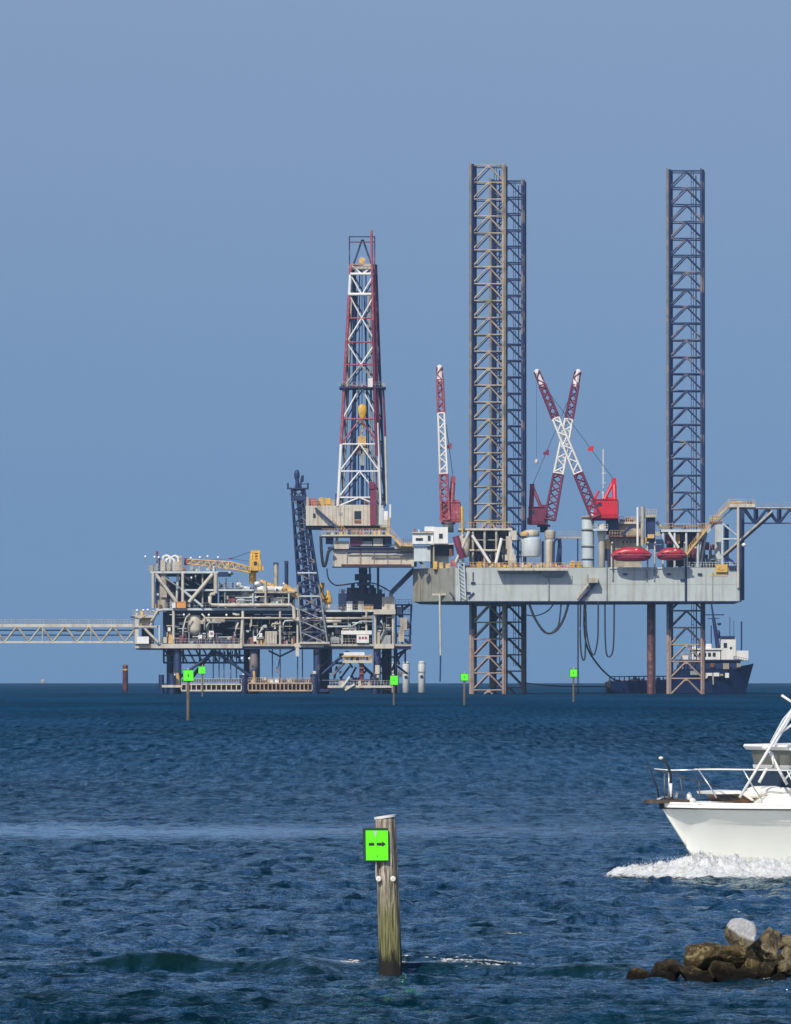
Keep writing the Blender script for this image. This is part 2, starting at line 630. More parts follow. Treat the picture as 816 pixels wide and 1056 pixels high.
def jackup_leg(label, px0, px1, D, front_mat, front_brace, back_brace, ztop, zsplit=14.0):
    """Square lattice leg; px0..px1 = centres of its two front chords."""
    a, b = P(px0, 600, D), P(px1, 600, D)
    base = Vector(((a.x + b.x) / 2, D + 3.6, seaz(a.x, D) - 1.5))
    t = thing('jackup_leg', label, 'rig leg', base, 'lattice legs of the jack-up rig')
    sh = .5                                   # slight yaw: the rear chords show to the right
    cs = [Vector((a.x, D, 0)), Vector((b.x, D + .8, 0)), Vector((b.x + sh, D + 7.6, 0)), Vector((a.x + sh, D + 6.8, 0))]
    zb = base.z
    for i, c in enumerate(cs):
        # chord: round pipe below the splash zone coating, dark above it, with a rack plate on its outer side, the left one toned as a sunlit edge
        r = (.46, .36, .28, .58)[i]
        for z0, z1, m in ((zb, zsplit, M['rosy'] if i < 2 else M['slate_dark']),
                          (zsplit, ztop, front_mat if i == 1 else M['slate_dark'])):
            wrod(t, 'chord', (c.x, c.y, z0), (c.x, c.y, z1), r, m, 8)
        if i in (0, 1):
            for z0, z1, m in ((zb, zsplit, M['rosy']), (zsplit, ztop + .2, M['lit_strip'] if i == 0 else front_mat)):
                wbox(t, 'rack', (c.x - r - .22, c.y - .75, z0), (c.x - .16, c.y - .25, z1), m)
    bay = 3.72
    z = ztop - .3
    nb = 0
    g = .19
    while z > zb + 1:
        for fi in range(4):
            p, q = cs[fi], cs[(fi + 1) % 4]
            low = z < zsplit + 1
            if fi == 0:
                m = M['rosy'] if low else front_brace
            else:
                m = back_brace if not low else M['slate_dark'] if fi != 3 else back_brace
            A, B = Vector((p.x, p.y, z)), Vector((q.x, q.y, z))
            wrod(t, 'cross_beam', A, B, g * (.75 if fi else 1), m, 6)
            mid = (A + B) / 2
            if z - bay > zb - 2:
                for e in (A, B):
                    wrod(t, 'diagonal_brace', mid, Vector((e.x, e.y, z - bay)), g * (.7 if fi else 1), m, 6)
            if fi == 0:
                # gusset where the two diagonals meet the beam
                wbox(t, 'gusset_plate', (mid.x - .4, mid.y - .3, z - .5), (mid.x + .4, mid.y - .22, z - .02),
                     front_brace if not low else M['rosy'])
        nb += 1
        z -= bay
    # bright anodes on the left diagonals' upper ends
    ladder = MB()
    lx, ly = (a.x + b.x) / 2 + 1.6, D + 5.2
    for s in (-.25, .25):
        ladder.box((lx + s - .06, ly - .06, 6), (lx + s + .06, ly + .06, ztop))
    zz = 7.0
    while zz < ztop:
        ladder.box((lx - .25, ly - .05, zz), (lx + .25, ly + .05, zz + .12))
        zz += 1.6
    ladder.make('ladder', M['slate_dark'], t)
    pl = MB()
    pl.tube((cs[3].x + 5.6, cs[3].y - 2, 6), (cs[3].x + 5.6, cs[3].y - 2, ztop - 1), .13, 6)
    pl.make('raw_water_pipe', M['slate_dark'], t)
    return t


ZT = P(500, 169, D0 - 4).z
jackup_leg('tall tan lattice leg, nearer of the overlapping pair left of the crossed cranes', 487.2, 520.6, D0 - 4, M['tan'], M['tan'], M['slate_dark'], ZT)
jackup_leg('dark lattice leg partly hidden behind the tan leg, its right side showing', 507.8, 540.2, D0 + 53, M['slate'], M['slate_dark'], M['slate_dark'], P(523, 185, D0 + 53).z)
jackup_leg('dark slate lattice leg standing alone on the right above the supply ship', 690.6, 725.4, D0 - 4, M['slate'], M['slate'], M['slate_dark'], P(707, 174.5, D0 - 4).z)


def rig():
    base = P(600, 620, D0 + 20)
    base.z = P(600, 620, D0).z
    t = thing('jack_up_rig', 'pale grey jack-up drilling rig hull standing high above the water on lattice legs', 'oil rig', base)
    DF = D0 - 12
    zt, zb = P(500, 585.5, DF).z, P(500, 620, DF).z
    X = lambda px, D=DF: P(px, 600, D).x
    # hull plan, clockwise from the front left corner
    plan = [(X(470), DF), (X(763), DF), (X(765.2, D0 - 6), D0 - 6), (X(757, D0 + 50), D0 + 50), (X(700, D0 + 62), D0 + 62),
            (X(470, D0 + 75), D0 + 75), (X(434, D0 + 60), D0 + 60), (X(426, D0 + 2), D0 + 2)]
    m = MB()
    m.loft([[Vector((x, y, z)) for x, y in plan] for z in (zb, zt)])
    m.make('hull', M['hull'], t)
    # side plates of the hull, each a strake between frames
    nfr = 17
    for i in range(nfr):
        x0 = X(470) + (X(763) - X(470)) * i / nfr
        x1 = X(470) + (X(763) - X(470)) * (i + 1) / nfr
        for k in range(2):
            z0 = zb + (zt - zb) * k / 2 + .03
            z1 = zb + (zt - zb) * (k + 1) / 2 - .03
            wbox(t, 'hull_plate', (x0 + .03, DF - .06, z0), (x1 - .03, DF + .02, z1), M['hull'])
    # corner facet, darker than the hull and streaked brown
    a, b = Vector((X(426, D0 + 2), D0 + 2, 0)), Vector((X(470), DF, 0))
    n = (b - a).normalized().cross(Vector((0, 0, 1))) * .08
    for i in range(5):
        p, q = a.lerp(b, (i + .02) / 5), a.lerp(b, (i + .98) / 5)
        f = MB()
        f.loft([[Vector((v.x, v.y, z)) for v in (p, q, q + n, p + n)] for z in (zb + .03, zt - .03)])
        f.make('hull_plate', M['hull_facet'], t)['label'] = 'brown streaked hull plate on the corner facet'
    wbox(t, 'deck_plating', (X(470), DF + .2, zt), (X(757), D0 + 50, zt + .12), M['deck'])
    wbox(t, 'bilge_edge', (X(470), DF - .12, zb - .18), (X(763), DF + .15, zb + .04), M['slate_dark'])
    # pipes and draft marks running down the side
    for px, y0, y1, r, mm in ((480.5, 590, 601, .1, 'slate_dark'), (488, 590, 600, .1, 'slate_dark'), (566, 590, 619, .14, 'grey'), (626, 585, 619, .12, 'grey'),
                              (632, 587, 599, .16, 'grey'), (667, 587, 599, .16, 'grey'), (675, 587, 599, .16, 'grey'),
                              (707.5, 573, 620, .24, 'slate_dark'), (735, 590, 619, .07, 'beige'), (606, 592, 618, .12, 'beige')):
        rod(t, 'drain_pipe', (px, y0, DF - .3), (px, y1, DF - .3), r, M[mm], 6)
    for px, py in ((488, 601), (483, 611), (704, 598), (645, 592), (690, 592), (722, 592)):
        box(t, 'bollard', px - 2.2, py - .8, px + 2.2, py + .8, DF - .5, .5, M['slate_dark'])
    # blue lattice spud ladder on the left part of the side
    lad = MB()
    for px in (472.5, 478.5):
        lad.tube(P(px, 577, DF - .7), P(px + 2, 618, DF - .7), .16, 6)
    for k in range(10):
        lad.tube(P(472.5 + k * .2, 578 + 4 * k, DF - .7), P(478.5 + k * .2, 578 + 4 * k + 3.5, DF - .7), .1, 5)
    lad.make('boarding_ladder', M['pale'], t)
    for a_, b_ in (((464, 611, DF - .4), (469, 617.5, DF - .4)), ((489, 611, DF - .4), (483, 617, DF - .4))):
        rod(t, 'brace_stub', a_, b_, .14, M['slate_dark'], 6)
    # overhanging balcony
    b0 = box(t, 'side_balcony', 513, 586, 585, 588.4, DF - 3.2, 3.2, M['cream'])
    g = MB()
    yy = DF
    for px0, px1, d in ((558, 583, 7.5), (516, 558, 3.6)):
        p = [P(px0, 588.5, DF - 2.6), P(px1, 588.5, DF - 2.6), P(px1 - 4, 588.5 + d, DF), P(px0 + (4 if d > 5 else 1), 588.5 + d, DF)]
        q = [P(px0, 588.5, DF), P(px1, 588.5, DF)]
        k = len(g.v)
        g.v += [tuple(v) for v in p + q]
        g.f += [(k, k + 1, k + 2, k + 3), (k, k + 4, k + 5, k + 1), (k + 1, k + 5, k + 2), (k, k + 3, k + 4), (k + 4, k + 3, k + 2, k + 5)]
    g.make('balcony_bracket', M['grey'], t)
    rail(t, (513, 586, DF - 3.1), (585, 586, DF - 3.1), 1.2, 24, M['ochre'])
    rail(t, (470, 585.5, DF + .1), (512, 585.5, DF + .1), 1.2, 14, M['ochre'])
    rail(t, (708, 585, DF + .1), (762, 585, DF + .1), 1.1, 18, M['pale'])
    rail(t, (585, 585, DF + .1), (600, 585, DF + .1), 1.2, 6, M['ochre'])
    # small gear along the deck edge, ochre, orange and white
    rr = random.Random(3)
    for px in np.arange(476, 600, 3.1):
        w, h = rr.uniform(1.2, 3.4), rr.uniform(2.0, 5.2)
        box(t, 'deck_locker', px, 585.3 - h, px + w, 585.3, DF + rr.uniform(.6, 2.5), 1.2,
            M[rr.choice(['ochre', 'yellow', 'rust', 'cream', 'ochre', 'pink', 'beige', 'navy'])])
    for px, h in ((494.5, 6), (591, 7), (597, 6.5)):
        box(t, 'deck_locker', px - 2, 585.3 - h, px + 2, 585.3, DF + .3, 1.2, M['yellow'])

    # ---- jack house round the tan leg: open frame, slab and equipment
    DJ = D0 - 9
    box(t, 'jack_house_roof', 473, 544.8, 528.5, 546.8, DJ, 20, M['cream'])
    rail(t, (474, 544.8, DJ + .2), (527, 544.8, DJ + .2), 1.3, 18, M['ochre'])
    for px in (477, 488, 500, 512, 526):
        rod(t, 'post', (px, 546.5, DJ + .6), (px, 585, DJ + .6), .28, M['pale' if px in (477, 526) else 'beige'], 6)
        rod(t, 'post', (px, 546.5, DJ + 17), (px, 585, DJ + 17), .28, M['slate_dark'], 6)
    rod(t, 'cross_beam', (477, 567.6, DJ + .3), (513, 567.6, DJ + .3), .26, M['cream'], 6)
    rod(t, 'cross_beam', (487, 557, DJ + 2), (526, 557, DJ + 2), .16, M['grey'], 6)
    rod(t, 'diagonal_brace', (487, 552, DJ - .3), (505.5, 580.5, DJ - .3), .34, M['white'], 8)
    rod(t, 'diagonal_brace', (517.5, 555, DJ - .3), (511.5, 581, DJ - .3), .34, M['white'], 8)
    for k in range(16):
        px = 488 + (k % 8) * 4.4 + rr.uniform(-.8, .8)
        y0 = 549 if k < 8 else 569
        hh = rr.uniform(10, 15)
        box(t, 'jacking_motor', px, y0 + rr.uniform(0, 2), px + rr.uniform(2, 3.6), y0 + hh, DJ + rr.uniform(2.5, 5), 2.2,
            M[rr.choice(['navy', 'slate', 'maroon', 'navy', 'slate_dark', 'grey'])])
    box(t, 'gear_case', 486, 548, 525, 584, DJ + 7, 8, M['navy'])
    lathe(t, 'winch_drum', P(478, 566, DJ + 1) , [(0.2, 0), (1.4, .3), (1.6, 1.5), (1.3, 2.6), (.2, 3.0)], M['beige'])
    lathe(t, 'vent_pot', P(479, 575, DJ), [(0.4, 0), (1.2, .4), (1.0, 3.0), (.5, 4.0)], M['cream'])
    for (x0, y0, x1, y1, mm) in ((522, 553, 528, 566, 'cream'), (523, 566, 530, 572, 'cream'), (521, 572, 532, 578, 'cream'),
                                 (527, 547, 533, 557, 'cream'), (524, 578, 532, 585, 'beige')):
        box(t, 'vent_duct', x0, y0, x1, y1, DJ - 1.5, 2.5, M[mm])
    # ---- storage tanks
    def tank(px, w, y0, y1, D, mm, name='tank'):
        r = w / 2 * D / F
        c = P(px, y1, D + r)
        h = P(px, y0, D + r).z - c.z
        return lathe(t, name, c, [(.05, 0), (r * .96, .01), (r, .15), (r, h - .5), (r * .97, h - .35), (r * .6, h - .1), (.05, h)], M[mm])
    tank(547.5, 21, 553.5, 574, D0 - 9, 'pale')
    for px in (539, 545, 551, 557):
        rod(t, 'tank_leg', (px, 573, D0 - 8.5), (px, 585, D0 - 8.5), .16, M['grey'], 6)
    tank(548, 17, 546, 553, D0 - 3, 'cream')
    tank(567.5, 11, 546, 556, D0 - 5, 'beige')
    tank(566.5, 8, 556, 583, D0 - 7, 'cream')
    tank(541, 9, 548, 553, D0 - 9, 'ochre')
    m = MB()
    for o in (0, 3):
        pts = [P(571 + o, 584, D0 - 8)] + [P(574 + o / 2 - (3 - o) * math.cos(a) * 1.2 + 1, 562 - 6 * math.sin(a), D0 - 8) for a in np.linspace(0, math.pi, 9)] + [P(578 + o / 3, 584, D0 - 8)]
        m.sweep(pts, .25, 6)
    m.make('fill_hose', M['navy'], t)
    for px, mm in ((560, 'navy'), (577, 'slate_dark'), (534.5, 'navy')):
        box(t, 'duct', px - 1.2, 558, px + 1.2, 585, D0 - 6, 1.5, M[mm])
    # walkway towards the crane column
    box(t, 'catwalk', 576, 553.5, 603, 555.3, D0, 2, M['beige'])
    rail(t, (576, 553.5, D0), (603, 553.5, D0), 1.2, 9, M['beige'])
    for px in (578.5, 596):
        rod(t, 'post', (px, 555, D0 + .5), (px, 585, D0 + .5), .15, M['navy'], 6)

    # ---- left end: control cabins stacked on the corner
    DC = D0 - 2
    def cabin(x0, y0, x1, y1, D, dep, mm, wins=()):
        c = box(t, 'cabin', x0, y0, x1, y1, D, dep, M[mm])
        for w in wins:
            f = box(c, 'window_frame', w[0] - .3, w[1] - .3, w[2] + .3, w[3] + .3, D - .1, .12, M['grey'])
            box(c, 'window_pane', *w, D - .14, .1, M['glass'])
        return c
    cabin(425.5, 549.5, 447, 561, DC - 4, 8, 'white', ((429, 555, 436, 557.3), (441.5, 552.5, 444, 557.5)))
    cabin(447.5, 543.5, 462, 560.5, DC - 4.5, 8, 'white', ((453, 550.5, 456.5, 555),))
    box(t, 'roof_slab', 438, 543, 448, 548, DC - 4, 7, M['white'])
    box(t, 'roof_slab', 425, 548.6, 447.3, 549.8, DC - 4.5, 9, M['cream'])
    cabin(427, 563, 444, 579, DC - 3, 5, 'pale', ((441, 563.5, 443.5, 566.5),))
    box(t, 'side_wall', 444, 561, 463, 585.5, DC + 2, 6, M['pale'])
    box(t, 'support_frame', 448, 561, 468, 573, DC + .5, 1.5, M['navy'])
    rod(t, 'post', (447.5, 561, DC - 3.5), (447.5, 586, DC - 3.5), .2, M['beige'], 6)
    box(t, 'walkway', 444, 560.2, 470, 561.6, DC - 4.2, 6, M['cream'])
    for k, (px, py, w, h, mm) in enumerate(((428, 549, 2, 4, 'rust'), (432, 549, 1.5, 3, 'cream'), (449, 587, 4, 8, 'yellow'), (455, 586, 4, 6, 'ochre'),
                                            (462, 590, 4.5, 9, 'ochre'), (437, 586, 5, 4, 'grey'), (468, 584, 6, 7, 'pink'), (465, 574, 3, 8, 'rust'))):
        box(t, 'deck_locker', px - w / 2, py - h, px + w / 2, py, DC - 5 if k > 1 else DC - 2, 1.5, M[mm])
    rod(t, 'hose_boom', (470, 553, D0 - 13), (477, 576, D0 - 13), .75, M['maroon'], 8)
    rod(t, 'hose_boom', (470, 580, D0 - 13), (484, 548, D0 - 13), .35, M['cream'], 8)
    rod(t, 'signal_post', (476.5, 522, D0 - 10), (477, 551, D0 - 10), .33, M['yellow'], 8, .6)
    for px, h in ((433, 0), (445, 0)):
        rod(t, 'bracket', (px, 579, DC - 2), (px + 6, 586, DC - 2), .25, M['slate_dark'], 6)
    # vertical hoist pipe hanging under the left corner
    box(t, 'pipe_clamp', 446, 612, 462, 614, D0 - 9, 1, M['cream'])
    rod(t, 'hanging_pipe', (453.5, 612, D0 - 10), (454.5, 676, D0 - 10), .24, M['cream'], 6)
    rod(t, 'hanging_pipe', (454.5, 676, D0 - 10), (454, 703, D0 - 10), .16, M['navy'], 6)

    # ---- pale crane column and the pedestal in front of the hull
    r = 6.5 * D0 / F
    tank(606.5, 13, 533, 588, D0 - 11, 'pale', 'crane_column')
    tank(606.5, 15.5, 531.5, 534, D0 - 11.5, 'beige', 'column_platform')
    for dy in (545, 562, 575):
        tank(606.5, 13.6, dy, dy + 1, D0 - 11.2, 'grey', 'column_ring')
    rod(t, 'column_strut', (595, 618, DF - 1), (609, 600, DF - 1), .32, M['beige'], 8)
    rod(t, 'column_strut', (598, 619, DF - .9), (615, 600, DF - .9), .25, M['slate_dark'], 8)
    box(t, 'strut_collar', 607, 596, 617, 601, DF - 2.5, 2.5, M['beige'])
    # ---- quarters and machinery between the crane and the lifeboats
    box(t, 'accommodation_block', 629, 540, 662, 585, D0 - 8, 22, M['beige'])
    box(t, 'generator_room', 625.5, 534, 638, 551, D0 - 10, 5, M['navy'])
    box(t, 'roof_slab', 638, 538, 662, 540.3, D0 - 9, 20, M['cream'])
    box(t, 'walkway', 629, 552.2, 662, 553.6, D0 - 10.5, 3, M['rust'])
    rail(t, (629, 552.2, D0 - 10.4), (662, 552.2, D0 - 10.4), 1.1, 12, M['ochre'])
    rod(t, 'stairway', (642, 551, D0 - 10.8), (654, 541, D0 - 10.8), .42, M['slate_dark'], 4)
    for k in range(9):
        px = 638 + rr.uniform(0, 20)
        w, h = rr.uniform(2, 5), rr.uniform(2, 5)
        box(t, 'roof_unit', px, 538.5 - h, px + w, 538.5, D0 - 8 + rr.uniform(0, 6), 2, M[rr.choice(['cream', 'ochre', 'beige', 'rust', 'white'])])
    rail(t, (637, 538, D0 - 8.8), (662, 538, D0 - 8.8), 1.1, 12, M['ochre'])
    for k in range(5):
        box(t, 'porthole', 642 + k * 4, 558, 643.6 + k * 4, 560, D0 - 8.15, .2, M['glass'])
    rod(t, 'exhaust_pipe', (657.8, 523, D0 - 10.5), (657.8, 563, D0 - 10.5), .26, M['white'], 8)
    rod(t, 'exhaust_pipe', (662.8, 522, D0 - 10.5), (662.8, 563, D0 - 10.5), .42, M['beige'], 8)
    box(t, 'exhaust_casing', 667, 534, 676, 566, D0 - 9, 4, M['navy'])
    box(t, 'exhaust_deck', 665, 530.5, 677.5, 533.5, D0 - 10, 6, M['beige'])
    rail(t, (665, 530.5, D0 - 10), (677.5, 530.5, D0 - 10), 1.1, 6, M['ochre'])
    rod(t, 'diagonal_brace', (677, 538, D0 - 8), (686, 547, D0 - 8), .35, M['beige'], 6)
    for k, (x0, y0, x1, y1, mm) in enumerate(((662, 554, 667, 560, 'yellow'), (668, 551, 675, 555, 'ochre'), (676, 548, 681, 553, 'beige'),
                                              (677, 556, 684, 561, 'navy'), (655, 565, 668, 568, 'beige'), (620, 556, 629, 566, 'ochre'),
                                              (618, 566, 630, 578, 'navy'), (675, 562, 684, 569, 'navy'))):
        box(t, 'machinery', x0, y0, x1, y1, D0 - 10, 2.5, M[mm])
    # ---- jack house round the dark leg
    box(t, 'jack_house_roof', 682, 546, 729, 548.5, D0 - 9, 24, M['pale'])
    box(t, 'gear_case', 690, 549, 724, 583, D0 - 2, 14, M['navy'])
    rail(t, (682, 546, D0 - 9), (729, 546, D0 - 9), 1.3, 16, M['ochre'])
    for px in (684, 696, 708, 720):
        rod(t, 'post', (px, 548, D0 - 8.5), (px, 585, D0 - 8.5), .28, M['pale'], 6)
    rod(t, 'diagonal_brace', (690, 549, D0 - 9.2), (700, 565, D0 - 9.2), .32, M['white'], 6)
    for k in range(14):
        px = 686 + (k % 7) * 5.6 + rr.uniform(-1, 1)
        y0 = 551 if k < 7 else 565
        box(t, 'jacking_motor', px, y0, px + rr.uniform(2.5, 4.5), y0 + rr.uniform(6, 11), D0 - 7, 2.5, M[rr.choice(['navy', 'beige', 'yellow', 'ochre', 'maroon', 'slate'])])
    # deck gear behind the bow rail
    for k in range(13):
        px = 718 + rr.uniform(0, 18)
        w, h = rr.uniform(2, 6), rr.uniform(3, 9)
        py = rr.choice([585, 576, 567])
        box(t, 'machinery', px, py - h, px + w, py, D0 - 2 + rr.uniform(0, 8), 3, M[rr.choice(['beige', 'cream', 'grey', 'navy', 'ochre', 'pink'])])
    # ---- inclined walkway up to the gangway
    for off, mm in ((0, 'ochre'), (3.5, 'pale')):
        rod(t, 'stair_stringer', (708 + off, 572, D0 - 9 + off), (735 + off, 538, D0 - 9 + off), .3, M[mm], 4)
    rod(t, 'stair_stringer', (735, 538, D0 - 9), (752, 521, D0 - 9), .3, M['ochre'], 4)
    rod(t, 'stair_stringer', (738, 541, D0 - 8), (757, 523, D0 - 8), .26, M['pale'], 4)
    rail(t, (708, 572, D0 - 9.2), (735, 538, D0 - 9.2), 1.3, 16, M['ochre'])
    rail(t, (735, 538, D0 - 9.2), (752, 521, D0 - 9.2), 1.3, 9, M['ochre'])
    box(t, 'landing', 732, 537.6, 745, 539.6, D0 - 9.5, 4, M['rust'])
    rail(t, (732, 537.6, D0 - 9.5), (745, 537.6, D0 - 9.5), 1.2, 6, M['yellow'])
    for a_, b_ in (((723, 558, D0 - 8), (719, 585, D0 - 8)), ((716, 566, D0 - 6), (721, 585, D0 - 6)), ((729, 548, D0 - 5), (722, 584, D0 - 5))):
        rod(t, 'post', a_, b_, .3, M['pale'], 6)
    box(t, 'mud_tank', 737.5, 541, 744, 585, D0 - 1, 2, M['pale'])
    # ---- support frame of the gangway
    for px, D, r_, mm, y1 in ((745.2, D0 - 9.5, .24, 'pale', 585), (749.5, D0 - 5, .5, 'navy', 585), (761.5, D0 - 12.5, .3, 'cream', 606), (765.0, D0 - 9, .85, 'navy', 619)):  # wide navy post paints the shaded right side of the column
        rod(t, 'frame_post', (px, 541 if px < 750 else 523, D), (px, y1, D), r_, M[mm], 8 if px < 762 else 4)
    rod(t, 'frame_brace', (745.5, 556, D0 - 9.6), (762, 556, D0 - 9.6), .22, M['pale'], 6)
    rod(t, 'frame_brace', (745.5, 540, D0 - 9.6), (760, 552, D0 - 9.6), .22, M['pale'], 6)
    rod(t, 'frame_brace', (746, 573, D0 - 9.8), (797, 527, D0 - 9.8), .28, M['beige'], 6)
    rod(t, 'frame_brace', (746, 574, D0 - 8.6), (797, 529, D0 - 8.6), .4, M['navy'], 6)
    rod(t, 'frame_brace', (746, 572, D0 - 9.5), (762, 584, D0 - 9.5), .28, M['navy'], 6)
    lathe(t, 'flood_lamp', P(767.5, 564, D0 - 12), [(.1, 0), (.5, .2), (.5, .6), (.1, .9)], M['white'], 8)
    # ---- signs at the bow corner; their letters cannot be read in the photograph
    s = box(t, 'name_board', 738.5, 582, 750.5, 590, DF - .7, .4, M['yellow'])
    m = MB()
    c = P(744.5, 585.8, DF - .78)
    m.loft([[c + Vector((math.cos(k) * rx, yy_, math.sin(k) * rx * .55)) for k in np.linspace(0, 2 * math.pi, 16, endpoint=False)] for rx, yy_ in ((.95, 0), (.95, .06))])
    m.make('emblem', M['ochre'], s)
    m = MB()
    for k in range(9):
        x = 733.5 + k * 1.9
        m.box(P(x, 594.2, DF - .16), P(x + 1.25, 591.4, DF - .04))
    o = m.make('lettering', M['ochre'], t)
    o['kind'] = 'stuff'
    box(t, 'number_board', 752, 583.5, 760, 587.5, DF - .5, .3, M['slate_dark'])
    # spare caisson pipe down to the sea
    rod(t, 'caisson', (671.2, 620, D0 - 4), (671.2, 722, D0 - 4), .8, mat('rusty_caisson', (.12, .045, .045), var=.3, patch=(.30, .16, .12), patch_scale=1.0), 12)
    rod(t, 'caisson', (675.3, 620, D0 - 2), (675.3, 722, D0 - 2), .22, M['beige'], 8)
    rod(t, 'radio_mast', (622.3, 463, D0 - 3), (622.3, 531, D0 - 3), .14, M['white'], 6)
    for y in (488, 498, 508):
        rod(t, 'aerial', (620.8, y, D0 - 3), (624.8, y, D0 - 3), .1, M['white'], 6)

    # ---- cantilever reaching left over the platform
    DK = D0 - 2
    box(t, 'cantilever_beam', 343.5, 566.5, 427, 584.5, DK, 2, M['cream'])
    for i in range(6):
        x = 343.5 + i * 13.9
        box(t, 'beam_stiffener', x, 567, x + .9, 584, DK - .3, .3, M['beige'])
    box(t, 'cantilever_beam', 343.5, 566.5, 430, 584.5, DK + 17, 2, M['grey'])
    box(t, 'beam_flange', 342.5, 584.2, 427, 585.4, DK - .4, 2.8, M['slate_dark'])
    box(t, 'beam_flange', 352, 581.8, 424, 582.9, DK - .5, .5, M['rust'])
    box(t, 'cantilever_deck', 344, 565, 430, 566.6, DK + 2, 15, M['deck'])
    for y, x0, mm, r_ in ((562.6, 341, 'grey', .2), (565.0, 338, 'slate_dark', .28), (569.5, 358, 'slate_dark', .16), (572.5, 382, 'grey', .2)):
        rod(t, 'pipe_run', (x0, y, DK - .8), (426, y + rr.uniform(-.4, .4), DK - .8), r_, M[mm], 6)
    box(t, 'drill_floor_walkway', 332, 551.3, 404, 552.9, DK - 3, 20, M['cream'])
    rail(t, (332, 551.3, DK - 2.9), (404, 551.3, DK - 2.9), 1.25, 22, M['ochre'])
    rail(t, (340, 551.3, DK + 4), (404, 551.3, DK + 4), 1.25, 22, M['yellow'])
    for k in range(15):
        px = 337 + k * 4.4
        w, h = rr.uniform(1.5, 3.5), rr.uniform(2, 5)
        box(t, 'machinery', px, 551.3 - h, px + w, 551.3, DK - 1 + rr.uniform(0, 4), 2, M[rr.choice(['ochre', 'yellow', 'rust', 'beige', 'pink', 'navy'])])
    # gear hung in the gap between walkway and beam
    for x0, y0, x1, y1, mm in ((345, 558, 360, 566, 'cream'), (346, 554.5, 349, 558, 'beige'), (361, 554, 374, 562, 'maroon'), (364, 557, 371, 561, 'pink'),
                               (372, 558, 384, 563, 'grey'), (385, 555, 395, 563, 'cream'), (397, 554, 404, 563, 'navy'), (336, 554, 344, 561, 'slate_dark'),
                               (407, 559, 426, 566, 'beige')):
        box(t, 'pump_skid', x0, y0, x1, y1, DK - 1.2, 3, M[mm])
    box(t, 'substructure', 362, 553, 402, 567, DK + 3, 12, M['navy'])
    rod(t, 'stairway', (404, 552, DK - 3), (414, 563, DK - 3), .35, M['ochre'], 4)
    rail(t, (404, 552, DK - 3.2), (414, 563, DK - 3.2), 1.3, 6, M['ochre'])
    box(t, 'walkway', 412, 562.3, 427, 563.4, DK - 3, 4, M['ochre'])
    rail(t, (412, 562.3, DK - 2.9), (427, 562.3, DK - 2.9), 1.3, 7, M['rust'])
    # strut below the cantilever and the riser tensioner with its blow-out preventer
    rod(t, 'cantilever_strut', (403, 612, DK + 6), (427.5, 587, DK + 6), .75, M['slate'], 4)
    rod(t, 'riser', (374.5, 585, DK + 8), (374.5, 612, DK + 8), .95, M['navy'], 10)
    for y0, y1, w in ((592, 598.5, 17), (587, 590, 9), (601, 604, 12)):
        box(t, 'blowout_preventer', 374.5 - w / 2, y0, 374.5 + w / 2, y1, DK + 6, 3, M['navy'])
    rod(t, 'conductor_pipe', (381.5, 585, DK + 5), (381.5, 612, DK + 5), .22, M['slate'], 6)
    rod(t, 'conductor_pipe', (390, 585, DK + 5), (390, 612, DK + 5), .27, M['navy'], 6)
    return t


RIG = rig()


def hose(name, label, pts, r, m, group=None):
    mb = MB()
    pts = [P(*p) for p in pts]
    # Catmull-Rom through the given points
    fine = []
    for i in range(len(pts) - 1):
        p0, p1, p2, p3 = pts[max(i - 1, 0)], pts[i], pts[i + 1], pts[min(i + 2, len(pts) - 1)]
        for k in range(7):
            u = k / 7
            fine.append(.5 * ((2 * p1) + (p2 - p0) * u + (2 * p0 - 5 * p1 + 4 * p2 - p3) * u * u + (3 * p1 - p0 - 3 * p2 + p3) * u ** 3))
    fine.append(pts[-1])
    mb.sweep(fine, r, 6)
    o = mb.make(name, m, None, True, origin=pts[0])
    return tag(o, label, 'hose', group)


DH = D0 - 11
hose('hose', 'thick dark hose sagging in a wide loop under the hull, right of the paired legs', [(545, 620, DH), (552, 638, DH), (563, 652.5, DH), (574, 650, DH), (582, 637, DH), (587, 620, DH)], .26, M['black'])
hose('hose', 'thin dark hose curving shallowly from the leg to the hull bottom, above the wide loop', [(542, 634, DH + 2), (553, 635, DH + 2), (565, 630, DH + 2), (573, 620, DH + 2)], .14, M['black'])
hose('hose', 'narrow dark hose running beside the wide loop, hanging straight then joining it', [(579, 620, DH), (578, 632, DH), (576, 645, DH), (570, 652, DH)], .17, M['black'])
hose('hose', 'long dark hose dropping from the crane column and trailing down to the supply ship stern', [(603, 620, DH), (602.5, 645, DH), (606, 668, DH + 4), (618, 687, DH + 15), (632, 700, DH + 70), (640, 702, DH + 105)], .2, M['black'])
hose('hose', 'narrow U shaped dark hose hanging lowest beneath the crane column', [(599, 620, DH), (598.5, 650, DH), (599.5, 673, DH), (602, 681, DH), (603.7, 674, DH), (604, 645, DH), (603.8, 620, DH)], .17, M['black'])
hose('hose', 'dark hose loop beside the crane pedestal, right of the lowest loop', [(604.5, 620, DH - 1), (605, 650, DH - 1), (609, 670, DH - 1), (613, 675, DH - 1), (616.5, 660, DH - 1), (617, 640, DH - 1), (617.2, 620, DH - 1)], .17, M['black'])
hose('hose', 'long U shaped dark hose hanging alone left of the rusty caisson', [(624, 620, DH), (624.3, 655, DH), (625.5, 673, DH), (628.5, 677.5, DH), (632, 672, DH), (633.3, 655, DH), (633.6, 620, DH)], .17, M['black'])
hose('hose', 'dark straight cable dropping from the hull down to the water by the channel sign', [(596.3, 620, DH), (596.3, 716, DH)], .16, M['black'])
